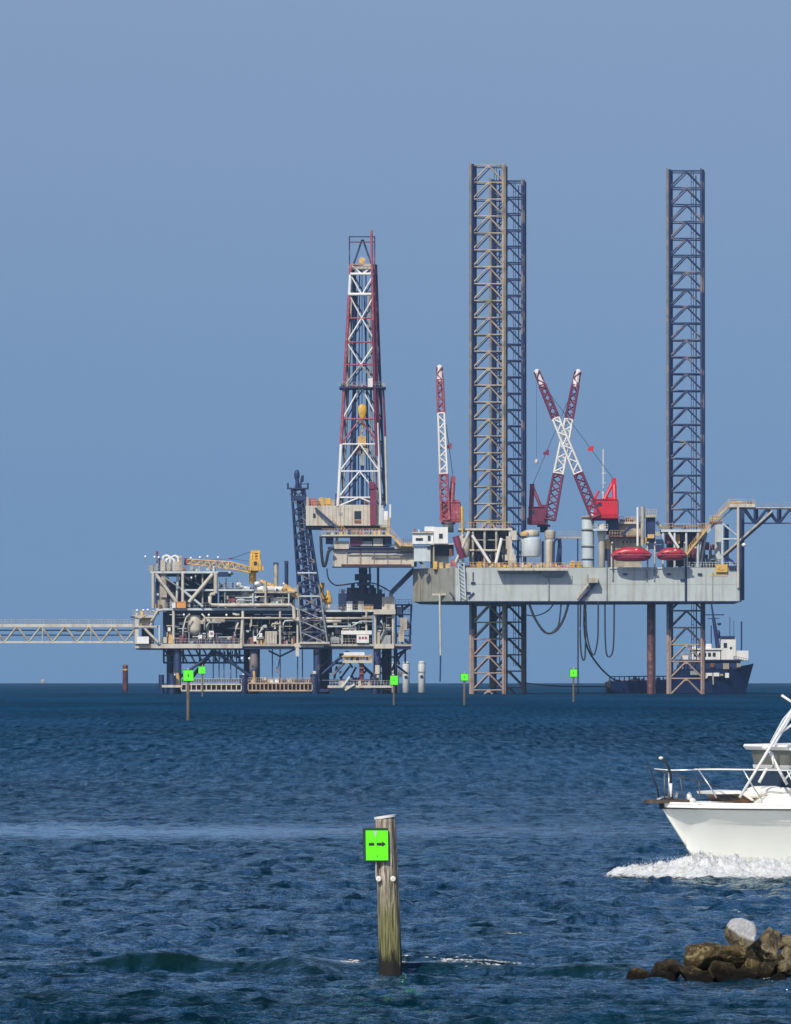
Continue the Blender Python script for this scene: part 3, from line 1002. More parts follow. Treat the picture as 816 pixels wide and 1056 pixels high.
hose('hose', 'slack dark mooring line stretched low from the paired legs towards the right', [(541, 704, D0 + 45), (560, 706.5, D0 + 45), (590, 708, D0 + 50), (625, 708, D0 + 58)], .13, M['black'])
hose('hose', 'heavy dark U hose hanging off the left end of the drill floor', [(331, 553, D0 - 4), (331.5, 568, D0 - 4), (333, 581, D0 - 4), (334.5, 584, D0 - 4), (336.5, 580, D0 - 4), (339, 569, D0 - 4), (343, 566, D0 - 4)], .33, M['black'])
hose('hose', 'thin grey hose sweeping below the cantilever beam past the blow-out preventer', [(337, 586, D0), (339, 597, D0), (345, 603, D0), (352, 603.5, D0 + 3), (370, 601, D0 + 5), (385, 601.5, D0 + 5), (396, 606, D0 + 5), (403, 609.5, D0 + 5), (410, 604, D0 + 5), (424, 590, D0 + 5)], .16, M['slate'])

# ------------------------------------------------------------------ cranes, derrick, lifeboats
def lattice(parent, a, b, wa, wb, D, n, bands, dep=1.5, cr=.26, br=.17, all_faces=True):
    """Lattice boom between pixel points a and b at depth D; widths in pixels; bands = [(t0, t1, material)]."""
    A, B = P(a[0], a[1], D), P(b[0], b[1], D)
    ax = (B - A).normalized()
    side = Vector((ax.z, 0, -ax.x))
    dep_v = Vector((0, 1, 0))
    k = D / F / 2
    def corner(t, i):
        w = (wa + (wb - wa) * t) * k
        d = dep * (1 - .4 * t) / 2
        s = (-1, 1, 1, -1)[i]
        e = (-1, -1, 1, 1)[i]
        return A.lerp(B, t) + side * w * s + dep_v * d * e
    def matat(t):
        for t0, t1, m in bands:
            if t0 <= t <= t1:
                return m
        return bands[-1][2]
    for t0, t1, m in bands:
        for i in range(4):
            wrod(parent, 'chord', corner(t0, i), corner(t1, i), cr, m, 6)
    for c in range(n):
        t0, t1 = c / n, (c + 1) / n
        m = matat((t0 + t1) / 2)
        for i in range(4 if all_faces else 1):
            j = (i + 1) % 4
            p, q = (corner(t0, i), corner(t1, j)) if c % 2 else (corner(t0, j), corner(t1, i))
            wrod(parent, 'lacing', p, q, br, m, 5)
    for t0, t1, m in bands:
        for t in (t0 + .002, t1 - .002):
            for i in (0, 2):
                wrod(parent, 'cross_beam', corner(t, i), corner(t, (i + 1) % 4), cr * .9, m, 5)


def crane(label, foot, tip, D, cab, cab_m, boom_m, w0, w1, gantry, ped, bands_t, cable_y=None, n=22):
    base = P((ped[0] + ped[2]) / 2, ped[3], D)
    t = thing('pedestal_crane', label, 'crane', base, 'pedestal cranes on the jack-up rig')
    c = box(t, 'cab', *cab, D - .5, 4.2, cab_m)
    w = cab[2] - cab[0]
    box(c, 'window_pane', cab[0] + w * .12, cab[1] + 3, cab[0] + w * .32, cab[1] + 7, D - .58, .15, M['glass'])
    box(c, 'roof_edge', cab[0] - .5, cab[1] - .7, cab[2] + .5, cab[1], D - .8, 4.8, cab_m)
    for k in range(4):
        x = cab[0] + w * (.42 + .15 * k)
        box(c, 'panel_rib', x, cab[1] + .5, x + .6, cab[3] - .5, D - .62, .14, cab_m)
    r = (ped[2] - ped[0]) / 2 * D / F
    pc = P((ped[0] + ped[2]) / 2, ped[3], D + 1.5)
    h = P(0, ped[1], D).z - P(0, ped[3], D).z
    lathe(t, 'pedestal', pc, [(r, 0), (r, h * .8), (r * 1.35, h * .85), (r * 1.35, h)], ped[4])
    box(t, 'slew_ring', (ped[0] + ped[2]) / 2 - w * .36, cab[3], (ped[0] + ped[2]) / 2 + w * .36, cab[3] + 2.2, D + .2, 3.2, M['navy'])
    for dy in (0, 2.6):
        rod(t, 'gantry_leg', (gantry[0], gantry[1], D + 1.6), (gantry[2], gantry[3], D + dy), .55, cab_m, 6)
        rod(t, 'gantry_leg', (gantry[0], gantry[1], D + 1.6), (gantry[4], gantry[5], D + dy), .4, cab_m, 6)
    hd = box(t, 'gantry_head', gantry[0] - 2.4, gantry[1] - 2, gantry[0] + 2.4, gantry[1] + 5, D + .7, 1.8, cab_m)
    b = bands_t
    bands = [(0, b[0], boom_m), (b[0], b[1], M['white']), (b[1], b[2], boom_m)]
    lattice(t, foot, tip, w0, w1, D - .2, n, bands, 1.7)
    A, B = Vector((*foot, 0)), Vector((*tip, 0))
    q = A.lerp(B, b[2])
    q = A.lerp(B, b[2] - .012)
    head = MB()
    head.tube(P(q.x, q.y, D - .2), P(tip[0], tip[1], D - .2), w1 * .62 * D / F, 8, w1 * .40 * D / F)
    e = P(tip[0], tip[1], D - .2)
    head.tube(e - Vector((0, .35, 0)), e + Vector((0, .35, 0)), .55, 10)
    head.make('boom_head', M['white'], t)
    cb = MB()
    for dd in (-.6, .6):
        cb.tube(P(gantry[0], gantry[1], D + 1.6 + dd), P(*A.lerp(B, .93).xy, D + dd), .07, 4)
    cb.make('luffing_cable', M['slate_dark'], t)
    if cable_y:
        hk = MB()
        hk.tube(P(tip[0], tip[1], D - .6), P(tip[0] - .3, cable_y, D - .6), .05, 4)
        hk.make('hoist_cable', M['slate_dark'], t)
        bl = MB()
        bl.ball(P(tip[0] - .3, cable_y, D - .6), (.4, .3, .6))
        bl.make('hook_block', M['cream'], t, True)
    # block on the luffing cable
    mid = Vector((gantry[0], gantry[1], 0)).lerp(A.lerp(B, .93), .32)
    bl = MB()
    for dx, dz, r_ in ((-.28, -.2, .42), (.3, .25, .42), (.35, -.35, .3)):
        c_ = P(mid.x, mid.y, D + .4) + Vector((dx, 0, dz))
        bl.tube(c_ - Vector((0, .25, 0)), c_ + Vector((0, .25, 0)), r_, 8)
    bl.make('cable_block', cab_m, t)
    box(t, 'engine_housing', cab[0] + w * .55, cab[1] - 2.6, cab[2] - .6, cab[1] - .6, D + .6, 2.2, cab_m)
    box(t, 'side_ladder', cab[2] + .2, cab[1] + 1, cab[2] + 1.1, cab[3], D + .4, .5, cab_m)
    box(t, 'operator_cabin', cab[0] - 1.6, cab[3] - 7, cab[0] + 1.6, cab[3] - .5, D - 1.1, 1.4, cab_m)
    rail(t, (cab[0] - 1, cab[3], D - .9), (cab[2] + 1, cab[3], D - .9), 1.0, 6, cab_m)
    return t


crane('pink and white striped crane with nearly upright boom on the rig corner', (459.5, 536), (453.3, 378.5), D0 + 1,
      (455, 518, 474.5, 538.5), M['pink'], M['pink'], 8.5, 5.5, (467.5, 493, 466, 518, 462, 532), (457, 538, 468, 549, M['pale']), (.30, .70, .92), None)
crane('dark red crane standing behind, with its boom leaning right across the other one', (567, 536), (596.3, 383), D0 + 12,
      (545.5, 523, 564, 541), M['maroon'], M['maroon'], 11, 6.0, (549, 501, 548, 522, 558, 523), (557, 541, 565, 549, M['navy']), (.31, .68, .91), None)
crane('bright red crane on a beige pedestal, its boom leaning left across the other', (614.5, 533), (553.7, 383), D0 - 12.5,
      (613.5, 515, 637, 534.5), M['red'], M['maroon'], 9.5, 5.5, (633.5, 495, 634, 516, 622, 518), (617.3, 540, 624.3, 618, M['cream']), (.30, .68, .91), 476)


def crane_extras():
    t = [o for o in C.objects if o.name.startswith('pedestal_crane')][-1]
    box(t, 'service_platform', 612, 545.3, 627, 547.3, D0 - 14, 4, M['pale'])
    rail(t, (612, 545.3, D0 - 14), (627, 545.3, D0 - 14), 1.0, 7, M['pale'])
    rod(t, 'boom_stop', (607, 526, D0 - 12), (618, 506, D0 - 12), .25, M['red'], 6)
    box(t, 'winch', 607.5, 527.5, 612.5, 532, D0 - 13.5, 1.2, M['white'])


crane_extras()

# ---- drilling derrick
def derrick():
    D = D0 + 2
    base = P(371, 542, D + 4)
    t = thing('drilling_derrick', 'tapering red and white lattice derrick with a yellow travelling block, on the drill floor', 'derrick', base)
    lv = [522, 513, 486, 458, 432, 398, 376, 353, 328, 304, 283, 273]
    def xl(y): return 348.5 + (362 - 348.5) * (522 - y) / (522 - 273)
    def xr(y): return 392.5 + (385.5 - 392.5) * (522 - y) / (522 - 273)
    dep = lambda y: 9.5 - 4.6 * (522 - y) / (522 - 273)
    def cor(y, i):
        x = (xl(y), xr(y), xr(y) + 4.5 - 2 * (522 - y) / 249, xl(y) + 5 - 2 * (522 - y) / 249)[i]
        return P(x, y, D + (0, .6, 1, .4)[i] + (dep(y) if i > 1 else 0))
    def lm(y, i):
        if i in (2, 3):
            return M['navy'] if i == 3 or y > 380 else M['maroon']
        if y > 458:
            return M['white'] 
        if 283 <= y <= 304:
            return M['white'] if i == 0 else M['pink']
        return M['pink']
    for a, b in zip(lv[:-1], lv[1:]):
        ym = (a + b) / 2
        for i in range(4):
            wrod(t, 'derrick_leg', cor(a, i), cor(b, i), .36 if i < 2 else .26, lm(ym, i), 6)
            j = (i + 1) % 4
            white = ym > 456 or 281 < ym < 306
            if b != 522:
                m = M['white'] if i == 0 and white else (M['pink'] if i == 0 else M['navy'])
                wrod(t, 'girt', cor(b, i), cor(b, j), .2 if i == 0 else .12, m, 6)
            mb_ = M['white'] if (i == 0 and (white or ym < 432)) else M['navy'] if i else M['pink']
            if i == 0 and 310 < ym < 400 and int(ym) % 2:
                mb_ = M['beige']
            mid = (cor(b, i) + cor(b, j)) / 2
            down = ym > 380 or 328 < ym < 353
            if down:
                for e in (i, j):
                    wrod(t, 'diagonal_brace', mid, cor(a, e), .18 if i == 0 else .14, mb_, 6)
            else:
                mid = (cor(a, i) + cor(a, j)) / 2
                for e in (i, j):
                    wrod(t, 'diagonal_brace', mid, cor(b, e), .18 if i == 0 else .14, mb_, 6)
    wrod(t, 'girt', cor(304, 0) + Vector((0, -.3, .1)), cor(304, 1) + Vector((0, -.3, .1)), .38, M['white'], 6)
    wrod(t, 'girt', cor(283, 0) + Vector((0, -.3, .1)), cor(283, 1) + Vector((0, -.3, .1)), .34, M['white'], 6)
    # crown
    c = box(t, 'crown_platform', 360.5, 272, 383, 277.5, D + .2, 5, M['cream'])
    rail(t, (359, 277.5, D - .2), (386, 277.5, D - .2), 1.0, 7, M['beige'])
    m = MB()
    cc = P(373.5, 268.5, D + 2)
    m.loft([[cc + Vector((math.cos(k) * .75, yy, math.sin(k) * .75)) for k in np.linspace(0, 2 * math.pi, 14, endpoint=False)] for yy in (-.35, .35)])
    m.make('crown_sheave', M['ochre'], c)
    for x in (360.5, 386.5):
        for dd in (0, 5):
            rod(t, 'gin_pole', (x, 274, D + dd), (x, 244, D + dd), .14, M['slate'], 6)
    for y in (244, 249.5):
        for dd in (0, 5):
            rod(t, 'gin_beam', (360.5, y, D + dd), (386.5, y, D + dd), .14, M['maroon'] if y > 245 else M['slate'], 6)
    for x in (360.5, 386.5):
        rod(t, 'gin_beam', (x, 244, D), (x, 244, D + 5), .14, M['slate'], 6)
    rod(t, 'gin_brace', (365, 272, D + 1), (373.5, 247, D + 1), .2, M['slate'], 6)
    rod(t, 'gin_brace', (383, 272, D + 1), (374.5, 247, D + 1), .2, M['slate'], 6)
    # racking board
    box(t, 'racking_board', 350, 398.5, 398, 400.3, D - 1, 11, M['navy'])
    rail(t, (350, 398.5, D - 1), (398, 398.5, D - 1), 1.0, 14, M['grey'])
    box(t, 'wind_screen', 379.5, 390, 384.5, 399, D - 1.1, 1.5, M['white'])
    for x in (352, 357, 367, 373, 390, 395):
        box(t, 'board_finger', x, 395.5, x + 1.8, 398.5, D - .8, 1, M['cream' if x % 2 else 'navy'])
    # pole standing above the right leg
    rod(t, 'standpipe', (383.2, 237, D - .4), (384.8, 330, D - .6), .28, M['pink'], 8)
    rod(t, 'standpipe', (384.8, 330, D - .6), (388.5, 470, D - .8), .30, M['maroon'], 8)
    rod(t, 'standpipe', (365.5, 283, D + 2.5), (365.5, 521, D + 2.5), .40, M['navy'], 8)
    rod(t, 'guide_rail', (371, 283, D + 3), (369.5, 521, D + 3), .13, M['navy'], 6)
    rod(t, 'guide_rail', (377.5, 283, D + 3), (378.5, 521, D + 3), .13, M['navy'], 6)
    for x0_, x1_, r_, mm_ in ((363, 354, .2, 'beige'), (368.5, 360, .22, 'maroon'), (380.5, 385, .24, 'beige'), (383, 389, .2, 'rust'), (375.5, 382, .16, 'navy')):
        rod(t, 'service_pipe', (x0_, 300, D + 3.6), (x1_, 521, D + 4.4), r_, M[mm_], 6)
    rod(t, 'drill_line', (373.5, 270, D + 1.8), (373.5, 418, D + 1.8), .1, M['slate_dark'], 5)
    rod(t, 'drill_string', (373.8, 455, D + 2), (373.8, 521, D + 2), .35, M['navy'], 8)
    # travelling block, hook and top drive
    tb = MB()
    tb.loft([[P(373.8, y, D + 1.5) + Vector((r * math.cos(k), .6 * r * math.sin(k), 0)) for k in np.linspace(0, 2 * math.pi, 12, endpoint=False)]
             for y, r in ((416.5, .3), (418.5, .85), (423, 1.0), (428, .8), (433, .45), (436, .2))])
    tb_o = tb.make('travelling_block', M['yellow'], t, True)
    hk = MB()
    hk.sweep([P(373.3 + dx, y, D + 1.5) for dx, y in ((0, 435), (1.3, 440), (.2, 445), (-1, 449), (1, 452))], .26, 6)
    hk.make('hook', M['yellow'], tb_o)
    td = box(t, 'top_drive', 369, 450, 377.5, 463, D + 1, 1.6, M['ochre'])
    box(td, 'motor', 367, 457, 371, 468, D + .7, 1, M['rust'])
    box(td, 'gearbox', 374, 462, 380, 469, D + 1.1, 1, M['beige'])
    box(t, 'iron_roughneck', 371, 468, 376, 480, D + 1.2, 1.2, M['grey'])
    # mud hose tower beside the floor
    box(t, 'hose_reel_tower', 381.7, 499, 387.8, 541, D - 1.6, 1.4, M['maroon'])
    box(t, 'hose_reel_tower', 380.5, 497, 386.5, 504, D - 1.9, 1.4, M['maroon'])
    # drill floor with its wind wall, each panel a sheet of its own
    box(t, 'drill_floor', 315.5, 522.5, 391, 542, D + .1, 11, M['grey'])
    n = 19
    for i in range(n):
        x0 = 315.5 + (391 - 315.5) * i / n
        x1 = 315.5 + (391 - 315.5) * (i + 1) / n
        y0 = 520.5 if x0 > 345 else 521.5
        box(t, 'wind_wall_panel', x0 + .12, y0, x1 - .12, 542, D - .12 - .05 * (i % 2), .2, M['cream'])
    box(t, 'floor_edge', 317, 542, 398, 545.5, D + 1, 12, M['navy'])
    box(t, 'doorway', 365.5, 527, 372.5, 535.5, D - .25, .15, M['glass'])
    box(t, 'doorway_sill', 365.5, 536.5, 372.5, 539.5, D - .3, .15, M['rust'])
    box(t, 'porthole', 323, 529.5, 325.5, 534, D - .25, .12, M['glass'])
    box(t, 'porthole', 350, 528.5, 353.5, 531.5, D - .25, .12, M['grey'])
    rod(t, 'stairway', (325, 524, D - .8), (358, 553, D - 2.5), .35, M['slate'], 4)
    rail(t, (341, 536.5, D - 1.2), (358, 552, D - 1.6), 1.1, 6, M['ochre'])
    # gear on the left end of the floor
    rr = random.Random(8)
    for x0, x1, y0, mm in ((316, 318, 512.5, 'beige'), (319, 326, 514, 'pink'), (326.5, 329, 516, 'rust'), (329, 334, 513, 'ochre'), (335, 341, 513.5, 'yellow'),
                           (341.5, 345, 515.5, 'beige'), (346, 352, 509, 'navy'), (351, 353, 516, 'white'), (360, 366, 516, 'navy'), (376, 380, 515, 'rust')):
        box(t, 'floor_machinery', x0, y0, x1, 521.5, D + 1 + rr.uniform(0, 2), 2.5, M[mm])
    rail(t, (316, 521.5, D + .2), (347, 521.5, D + .2), 1.2, 12, M['ochre'])
    for x0, y0, x1, y1, mm in ((396, 527, 400, 541, 'white'), (401.5, 520, 403.3, 534, 'white'), (391, 521, 395.5, 541, 'pale'), (392, 536, 401, 544, 'beige'),
                               (399.5, 533, 402, 549, 'ochre'), (393.5, 517, 397, 524, 'slate')):
        box(t, 'side_cabinet', x0, y0, x1, y1, D - .8, 1.6, M[mm])
    for a, b, mm in (((389.5, 436, D - .5), (392.5, 520, D - .5), 'white'), ((395.2, 398, D + 1), (397.5, 450, D + 1), 'maroon'), ((397.5, 450, D + 1), (399, 520, D + 1), 'cream')):
        rod(t, 'service_pipe', a, b, .24, M[mm], 6)


derrick()


def lifeboat(label, x0, x1, y0, y1, D):
    a, b = P(x0, y0, D), P(x1, y1, D)
    cx, L = (a.x + b.x) / 2, (b.x - a.x)
    H = a.z - b.z
    base = Vector((cx, D + 1.3, b.z))
    t = thing('lifeboat', label, 'lifeboat', base, 'red lifeboats in davits')
    st = [(-.5, .05, .62), (-.46, .42, .25), (-.36, .75, .08), (-.15, 1.0, 0), (.15, 1.0, 0), (.34, .8, .06), (.45, .45, .25), (.5, .06, .6)]
    zs = .44 * H                               # sheer
    hullr, canr = [], []
    W = 1.35
    for s, w, kl in st:
        x = cx + s * L
        hw = W * w
        kz = b.z + kl * zs * 1.5
        hullr.append([Vector((x, base.y + hw * math.cos(k), max(kz, b.z + zs - (b.z + zs - kz) * abs(math.sin(k)) ** .8) if math.sin(k) < -1e-6 else b.z + zs))
                      for k in np.linspace(math.pi, 2 * math.pi, 9)] + [Vector((x, base.y, b.z + zs + .02))])
        ct = H * .56 * (1 - abs(s * 2) ** 2.6 * .9)
        canr.append([Vector((x, base.y + hw * .93 * math.cos(k), b.z + zs + ct * abs(math.sin(k)) ** .7)) for k in np.linspace(0, math.pi, 9)] + [Vector((x, base.y, b.z + zs - .02))])
    m = MB(); m.loft(hullr); m.make('hull', M['maroon_r'], t, False)
    m = MB(); m.loft(canr); c = m.make('canopy', M['red_b'], t, True)
    m = MB()
    m.box((cx - L * .47, base.y - W - .05, b.z + zs - .12), (cx + L * .47, base.y - W + .35, b.z + zs + .1))
    m.make('fender', M['pink'], t)
    m = MB(); m.ball(Vector((cx + L * .12, base.y - W * .78, b.z + zs + H * .34)), (.28, .2, .2)); m.make('reflective_patch', M['white'], c, True)
    for s in (-.3, -.12, .3):
        m = MB(); m.box((cx + L * s - .25, base.y - W * .97, b.z + zs + .2), (cx + L * s + .25, base.y - W * .6, b.z + zs + .48)); m.make('window_pane', M['glass'], c)
    for s in (-.42, .42):
        wrod(t, 'fall_line', (cx + L * s, base.y, b.z + zs), (cx + L * s, base.y, a.z + 1.6), .07, M['slate_dark'], 5)
    return t


M['red_b'] = mat('lifeboat_red', (.46, .02, .035), rough=.35, var=.1)
M['maroon_r'] = mat('lifeboat_hull_red', (.30, .02, .045), rough=.4, var=.15)
lifeboat('longer red lifeboat hanging against the hull, left of the exhaust casing', 630.5, 672.5, 563.5, 579, D0 - 17)
lifeboat('shorter red lifeboat hanging beside the dark leg, closer to the bow', 677.3, 708.5, 564.5, 578, D0 - 17)
for px0, px1 in ((631, 668), (675.5, 706)):
    for px in (px0, px1):
        rod(RIG, 'davit', (px, 585, D0 - 13.2), (px, 561, D0 - 13.2), .2, M['cream'], 6)
        rod(RIG, 'davit', (px, 561, D0 - 13.2), (px + .4, 559.5, D0 - 16.5), .2, M['cream'], 6)
box(RIG, 'lifeboat_deck', 629, 585, 709, 586.5, D0 - 12.3, 3, M['pale'])

# ---- gangway truss leaving the picture on the right
def gangway():
    D = D0 - 9
    base = P(800, 540, D)
    t = thing('gangway_truss', 'horizontal lattice gangway truss leading off the right edge above the sea', 'bridge', base)
    for dd, m0 in ((0, 'grey'), (3.2, 'navy')):
        rod(t, 'chord', (752, 524.5, D + dd), (880, 524.5, D + dd), .26, M[m0], 4)
        rod(t, 'chord', (763, 539.6, D + dd), (880, 539.6, D + dd), .24, M[m0 if dd else 'slate'], 4)
        for k in range(5):
            x = 767 + k * 24
            rod(t, 'diagonal_brace', (x + (1.5 if dd else 0), 525, D + dd), (x + 11, 539, D + dd), .30, M['navy'], 6)
            rod(t, 'diagonal_brace', (x + 24, 525, D + dd), (x + 13, 539, D + dd), .30, M['navy'], 6)
            rod(t, 'vertical_post', (x + 12 + dd * .5, 525, D + dd), (x + 12 + dd * .5, 539.5, D + dd), .34, M['navy'], 6)
    box(t, 'walkway', 752, 523, 880, 524, D - .5, 4.4, M['cream'])
    rail(t, (752, 523, D - .4), (880, 523, D - .4), 1.0, 26, M['grey'])
    box(t, 'platform', 752.5, 519.5, 779, 523, D - 1, 5, M['cream'])
    rr = random.Random(2)
    for x0, x1, y0, mm in ((754, 760, 517.5, 'yellow'), (760, 766, 516.5, 'ochre'), (767, 771, 518, 'cream'), (770, 776, 517, 'rust')):
        box(t, 'machinery', x0, y0, x1, 520, D, 1.5, M[mm])
    rail(t, (752.5, 519.5, D - .9), (779, 519.5, D - .9), 1.0, 9, M['ochre'])


gangway()

# ------------------------------------------------------------------ production platform
DP = D0 + 6                                    # its front edge


def platform():
    base = P(285, 715, DP + 14)
    base.z = seaz(base.x, base.y)
    t = thing('production_platform', 'cluttered beige production platform with pipes and decks, left of the jack-up rig', 'platform', base)
    rr = random.Random(21)
    B = lambda n, x0, y0, x1, y1, d, dep, m: box(t, n, x0, y0, x1, y1, DP + d, dep, M[m])
    R = lambda n, x0, y0, x1, y1, r, m, d=-.4, d2=None: rod(t, n, (x0, y0, DP + d), (x1, y1, DP + (d if d2 is None else d2)), r, M[m], 6)

    # ---- jacket: legs, dark fender piles, braces
    for x, y0, d, w, m in ((183, 669, 1, .9, 'slate'), (262, 669, 2, 1.0, 'slate'), (327, 669, 1, .8, 'slate'), (389, 669, 1, .8, 'slate'),
                           (176, 669, 24, .9, 'navy'), (256, 669, 24, 1.0, 'navy'), (335, 669, 22, 1.05, 'navy'), (399, 669, 22, 1.1, 'navy'),
                           (408, 669, 12, .5, 'slate'), (264, 669, 14, .9, 'navy')):
        R('jacket_leg', x, y0, x, 722, w, m, d)
    for x, y0 in ((166.5, 697), (177.5, 696), (251, 697), (324, 696), (387, 700)):
        R('fender_pile', x, y0, x, 722, .85 if x != 166.5 else .6, 'navy', -3)
        R('pile_cap', x, y0 - 1.2, x, y0 + .2, .9 if x != 166.5 else .6, 'slate', -3)
    for x0, x1 in ((183, 262), (262, 327), (327, 389)):
        for d in (2, 24):
            xm = (x0 + x1) / 2
            R('jacket_brace', x0, 702, x1, 702, .3, 'navy', d)
            if x0 != 262:
                R('jacket_brace', x0, 700, xm, 672, .32, 'navy', d)
                R('jacket_brace', x1, 700, xm, 672, .32, 'navy', d)
    R('jacket_brace', 219, 672, 197, 700, .4, 'navy', 8)
    for x in (183, 262, 327, 389):
        R('jacket_brace', x, 705, x - 2, 690, .3, 'navy', 1, 24)
    # braced cradle under the left end of the cellar deck
    for x in (169, 173.5, 189, 206, 222, 235, 247):
        R('hanger', x, 669, x, 683.5, .22, 'navy', 3)
    for y in (676, 683.5):
        R('hanger_beam', 168.5, y, 252, y, .24, 'navy', 3)
    for k in range(10):
        x = 170 + k * 8
        R('hanger_brace', x, 670, x + 7, 683, .18, 'navy', 3.3)
    for k in range(9):
        x = 226 + k * 2.6
        B('valve', x, 671 + rr.uniform(0, 3), x + 1.3, 678 + rr.uniform(0, 3), 2, 1, 'navy')
    for x in (220, 226, 231, 238, 244, 281, 289, 307, 312):
        R('riser', x, 668, x, 702, .13, 'slate', 4)
    R('hanger_brace', 277, 671, 289, 677, .2, 'navy', 2); R('hanger_brace', 289, 677, 305, 669, .2, 'navy', 2)
    R('hanger', 289, 677, 286, 692, .12, 'navy', 2)
    B('valve', 284.8, 688, 287.5, 694, 1.8, .6, 'slate')
    R('pipe', 341, 669, 341, 694, .35, 'navy', 3); R('pipe', 341, 684, 356, 684, .3, 'navy', 3); R('pipe', 343, 697, 358, 680, .3, 'slate', 3)
    for k in range(26):
        x, y = rr.uniform(338, 412), rr.uniform(672, 700)
        a = rr.choice([0, 1, 1, 2])
        if a == 0:
            R('pipe', x, y, x + rr.uniform(5, 15), y, .2, 'navy', rr.uniform(3, 16))
        elif a == 1:
            R('jacket_brace', x, y, x + rr.uniform(-12, 12), y + rr.uniform(6, 14), .22, rr.choice(['navy', 'slate']), rr.uniform(3, 16))
        else:
            B('valve', x, y, x + 3, y + rr.uniform(3, 7), rr.uniform(3, 12), 1.5, rr.choice(['navy', 'slate', 'grey']))
    R('riser', 373, 684, 373, 712, .5, 'maroon', 0)
    for y in (688, 694, 700):
        B('flange', 370.8, y, 375.2, y + 1.6, -.9, 1.2, 'rust')
    R('riser', 389.5, 686, 390.5, 712, .38, 'cream', -1)
    B('junction_box', 387, 686, 391.5, 695, -1.6, 1, 'cream')
    R('riser', 324.5, 692, 325, 704, .45, 'cream', -3.2)
    R('riser', 262, 692, 263, 709, .3, 'ochre', -1)
    R('riser', 183, 694, 184, 706, .4, 'ochre', -1)

    # ---- boat landings just above the water
    M['sand'] = mat('sandy_worn_paint', (.46, .33, .20), var=.25, streak=(.25, .1, .05), patch=(.2, .1, .07), patch_scale=1.2)
    def landing(x0, x1, y0, y1, m, fill, n):
        fr = box(t, 'boat_landing', x0, y0, x1, y0 + 1.4, DP - 4, 5, M[m])
        box(t, 'boat_landing', x0, y1 - 1.6, x1, y1, DP - 4, 5, M[m])
        for i in range(n + 1):
            x = x0 + (x1 - x0) * i / n
            box(t, 'landing_post', x - .55, y0 + 1.3, x + .55, y1 - 1.5, DP - 3.9, .8, M[m])
        box(t, 'landing_back', x0 + 1, y0 + 1.5, x1 - 1, y1 - 1, DP - 1.2, 1.0, M[fill])
        rail(t, (x0, y0, DP - 3.8), (x1, y0, DP - 3.8), 1.1, n * 2, M[m])
    landing(187, 249, 705, 713, 'cream', 'rust', 12)
    landing(256, 322, 704, 713, 'sand', 'rust', 16)
    B('landing_beam', 167, 706.5, 188, 709, -4, 3, 'cream')
    B('landing_beam', 338, 707, 404, 709.3, -4, 3, 'cream')
    B('landing_beam', 338, 710.5, 404, 711.8, -3, 2, 'rust')
    B('landing_beam', 249, 710.5, 340, 713.5, -2, 2, 'navy')
    for k in range(34):
        x = rr.uniform(257, 320)
        B('valve', x, 698.5 + rr.uniform(0, 3), x + rr.uniform(1, 3), 705, rr.uniform(-3, 0), .8, rr.choice(['ochre', 'rust', 'cream', 'beige', 'navy']))
    for k in range(22):
        x = rr.uniform(340, 402)
        B('valve', x, 702 + rr.uniform(0, 3), x + rr.uniform(1, 3), 707.2, rr.uniform(-3, 0), .8, rr.choice(['pink', 'rust', 'cream', 'beige', 'navy', 'slate']))
    R('stairway', 353, 709, 361, 698, .3, 'pale', -4.2)
    R('stairway', 356, 712, 366, 706, .3, 'cream', -4.2)
    rail(t, (340, 707, DP - 3.8), (402, 707, DP - 3.8), 1.1, 20, M['beige'])

    # ---- cellar deck
    B('cellar_deck', 139.5, 664, 250, 668.5, -1, 30, 'cream')
    B('deck_edge', 140, 668.4, 249, 669.8, -.7, 29, 'navy')
    B('cellar_deck', 250, 664.2, 425, 666.4, -.4, 30, 'beige')
    B('deck_edge', 250, 666.2, 424, 669.2, 0, 29, 'navy')
    B('cellar_deck', 304, 663.5, 334, 667.6, -1.2, 4, 'cream')
    B('cellar_deck', 385.5, 664, 406.5, 668.8, -1.5, 6, 'cream')
    B('pipe_support', 305, 667, 308.5, 677, -1.2, 2, 'cream')
    rail(t, (140, 664, DP - .9), (250, 664, DP - .9), 1.1, 26, M['beige'])
    rail(t, (335, 664, DP - .3), (385, 664, DP - .3), 1.1, 14, M['beige'])
    B('grating', 183, 659.5, 246, 663.8, 1, 4, 'slate')
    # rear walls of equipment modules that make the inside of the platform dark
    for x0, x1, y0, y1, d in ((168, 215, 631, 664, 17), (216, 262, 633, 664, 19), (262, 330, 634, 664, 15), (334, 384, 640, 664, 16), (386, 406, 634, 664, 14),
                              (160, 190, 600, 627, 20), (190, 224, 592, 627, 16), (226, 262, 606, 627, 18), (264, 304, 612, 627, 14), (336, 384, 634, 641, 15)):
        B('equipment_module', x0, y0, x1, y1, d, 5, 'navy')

    # ---- main deck
    B('main_deck', 160, 627.2, 330, 629.4, -.3, 30, 'pale')
    B('deck_beam', 172, 629.3, 330, 632.5, 1.0, 28, 'navy')
    B('main_deck', 329, 629, 388, 631, -.3, 30, 'pale')
    B('deck_beam', 330, 631, 388, 633, 1, 28, 'navy')
    B('main_deck', 385.5, 628.5, 408, 633.5, -1.5, 28, 'cream')
    rail(t, (168, 627, DP - .2), (216, 627, DP - .2), 1.1, 12, M['grey'])
    rail(t, (330, 629, DP - .2), (385, 629, DP - .2), 1.1, 14, M['beige'])
